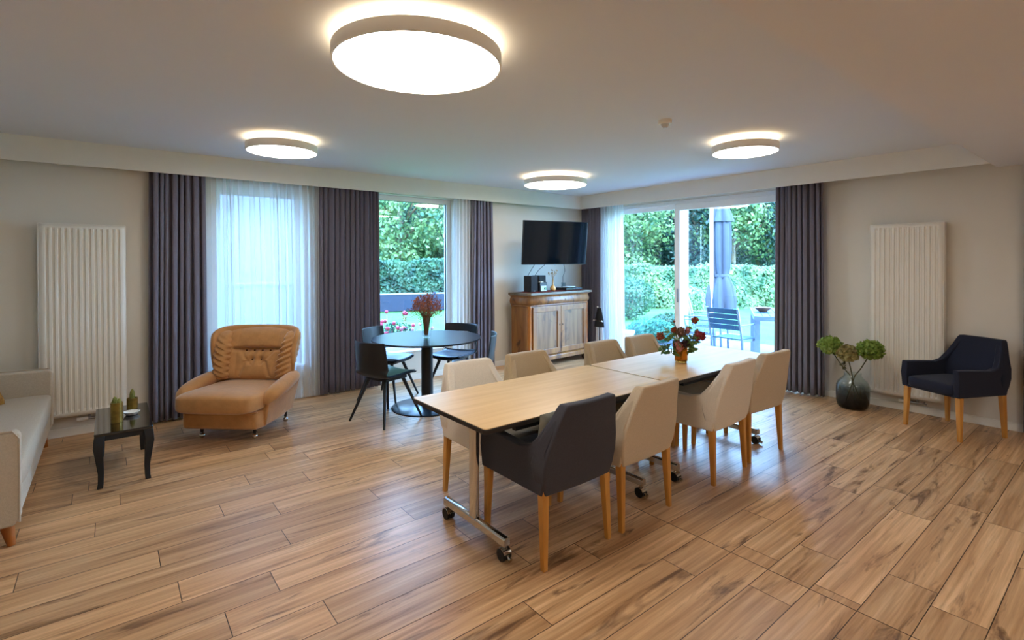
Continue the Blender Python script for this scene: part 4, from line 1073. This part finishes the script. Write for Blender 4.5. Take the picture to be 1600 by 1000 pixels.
t = thing('garden_pot', 'pale tapered garden pot outside the left edge of the patio door', 'pot', (x, y, -.02))
MB().lathe([(.001, 0), (.085, 0), (.125, .33), (.135, .33), (.135, .37), (.115, .37), (.110, .30), (.001, .30)], n=32).build('pot_body', mat('blush_stone', '#e6d3cb', .7, var=.05), t)
# parasol
x, y = pol(1127, 10.6)
t = thing('closed_parasol', 'closed grey cantilever parasol on a pale mast outside the patio door', 'parasol', (x, y, -.06))
par_m = mat('parasol_cloth', '#3f4652', .85, var=.08, vscale=5)
RTv = RT
def pc(z, r, k):
    nr = 40; out = []
    for j in range(nr):
        q = 2*PI*j/nr; f = 1 + .22*math.sin(6*q + k) + .10*math.sin(11*q + 2*k)
        out.append((r*f*math.cos(q), r*f*math.sin(q), z))
    return out
MB().loft([pc(.62, .24, 0), pc(.80, .25, .1), pc(1.05, .22, .2), pc(1.24, .15, .35), pc(1.32, .12, .4), pc(1.45, .15, .5), pc(1.8, .17, .7), pc(2.2, .17, .8), pc(2.45, .16, .9), pc(2.7, .10, 1), pc(2.95, .03, 1)]).build('canopy', par_m, t, smooth=70)
MB().loft([pc(2.42, .215, .3), pc(2.55, .18, .3), pc(2.8, .10, .4), pc(3.0, .03, .5)]).build('canopy_flap', par_m, t, smooth=70)
MB().lathe([(.14, 1.26), (.15, 1.28), (.15, 1.31), (.14, 1.33)], n=20, cap=False).build('tie_strap', par_m, t)
mx = RT*(-.20)
MB().tube([(mx.x, mx.y, 0), (mx.x, mx.y, 3.05)], .040, 12).build('mast', mat('pale_aluminium', '#dfe6ee', .4, metal=.3), t, smooth=60)
MB().tube([(mx.x, mx.y, 3.02), (0, 0, 3.1)], .03, 10).build('arm', mat('pale_aluminium', '#dfe6ee'), t, smooth=60)
MB().box(mx.x - .4, mx.x + .4, mx.y - .4, mx.y + .4, 0, .08).build('base_slab', mat('slab_grey', '#8c9098', .8), t, bevel=.01)
# white veranda post
x, y = pol(1072, 8.8)
o = MB().box(x - .03, x + .03, y - .03, y + .03, -.02, 2.9).build('veranda_post', frame_m, smooth=0, bevel=.004); tag(o, 'slim white post outside, just right of the door stile', 'post')
# garden chairs and table
alu = mat('aluminium_frame', '#8490a0', .35, metal=.4, var=.02); slat = mat('blue_grey_slat', '#33597a', .55, var=.05)
def garden_chair(loc, f, label, slats='blue'):
    t = thing('garden_chair', label, 'garden chair', loc, facing(*f), None)
    for s in (-1, 1):
        MB().tube([(s*.245, .24, 0), (s*.245, .23, .40), (s*.245, .22, .62)], .017, 8).build('front_leg', alu, t, smooth=180)
        MB().tube([(s*.245, -.20, 0), (s*.245, -.21, .42), (s*.245, -.33, .88)], .018, 8).build('rear_leg', alu, t, smooth=180)
        MB().box(s*.245 - .022, s*.245 + .022, -.25, .25, .62, .64).build('armrest', alu, t, bevel=.004)
        MB().box(s*.245 - .012, s*.245 + .012, -.21, .23, .39, .42).build('seat_rail', alu, t, smooth=0)
    for k in range(6):
        MB().box(-.233, .233, -.20 + k*.07, -.20 + k*.07 + .062, .415, .43).build('seat_slat', slat, t, smooth=0)
    for k in range(4):
        z = .56 + k*.08; y = -.21 - (z - .42)/.46*.12
        MB().add([(-.23, y, z), (.23, y, z), (.23, y - .019, z + .074), (-.23, y - .019, z + .074), (-.23, y - .014, z), (.23, y - .014, z), (.23, y - .033, z + .074), (-.23, y - .033, z + .074)],
                 [(0, 1, 2, 3), (5, 4, 7, 6), (0, 4, 5, 1), (3, 2, 6, 7), (0, 3, 7, 4), (1, 5, 6, 2)]).build('back_slat', slat, t, smooth=0)
    return t
garden_chair((7.35, 3.90, -.02), (.995, -.05), 'nearest garden chair with blue slats, its back to the room')
garden_chair((7.58, 4.62, -.02), (.48, -.88), 'garden chair at the left of the outdoor table, nearer of the two side-on')
garden_chair((8.45, 5.0, -.02), (.48, -.88), 'farther garden chair beyond the outdoor table, below the closed parasol')
t = thing('garden_table', 'pale slatted garden table with aluminium legs on the patio', 'garden table', (8.25, 3.62, -.02), math.atan2(.48, .88))
tm_ = mat('pale_blue_slat', '#4a6478', .5, var=.04)
for k in range(8): MB().box(-.75, .75, -.40 + k*.10, -.40 + k*.10 + .092, .735, .755).build('slat', tm_, t, smooth=0)
MB().box(-.76, .76, -.42, -.40, .69, .757).box(-.76, .76, .395, .415, .69, .757).box(-.77, -.75, -.42, .415, .69, .757).box(.75, .77, -.42, .415, .69, .757).build('apron', alu, t, smooth=0)
for sx_ in (-1, 1):
    for sy in (-1, 1): MB().box(sx_*.72 - .035, sx_*.72 + .035, sy*.37 - .035, sy*.37 + .035, 0, .735).build('leg', alu, t, smooth=0)
o = MB().lathe([(.001, 0), (.05, 0), (.11, .05), (.125, .075), (.118, .075), (.10, .05), (.045, .012), (.001, .010)], n=28).build('wooden_bowl', mat('bowl_wood', '#7a4a30', .5, var=.2), smooth=60); o.location = (8.10, 3.83, .736)
tag(o, 'brown wooden bowl on the garden table', 'bowl')
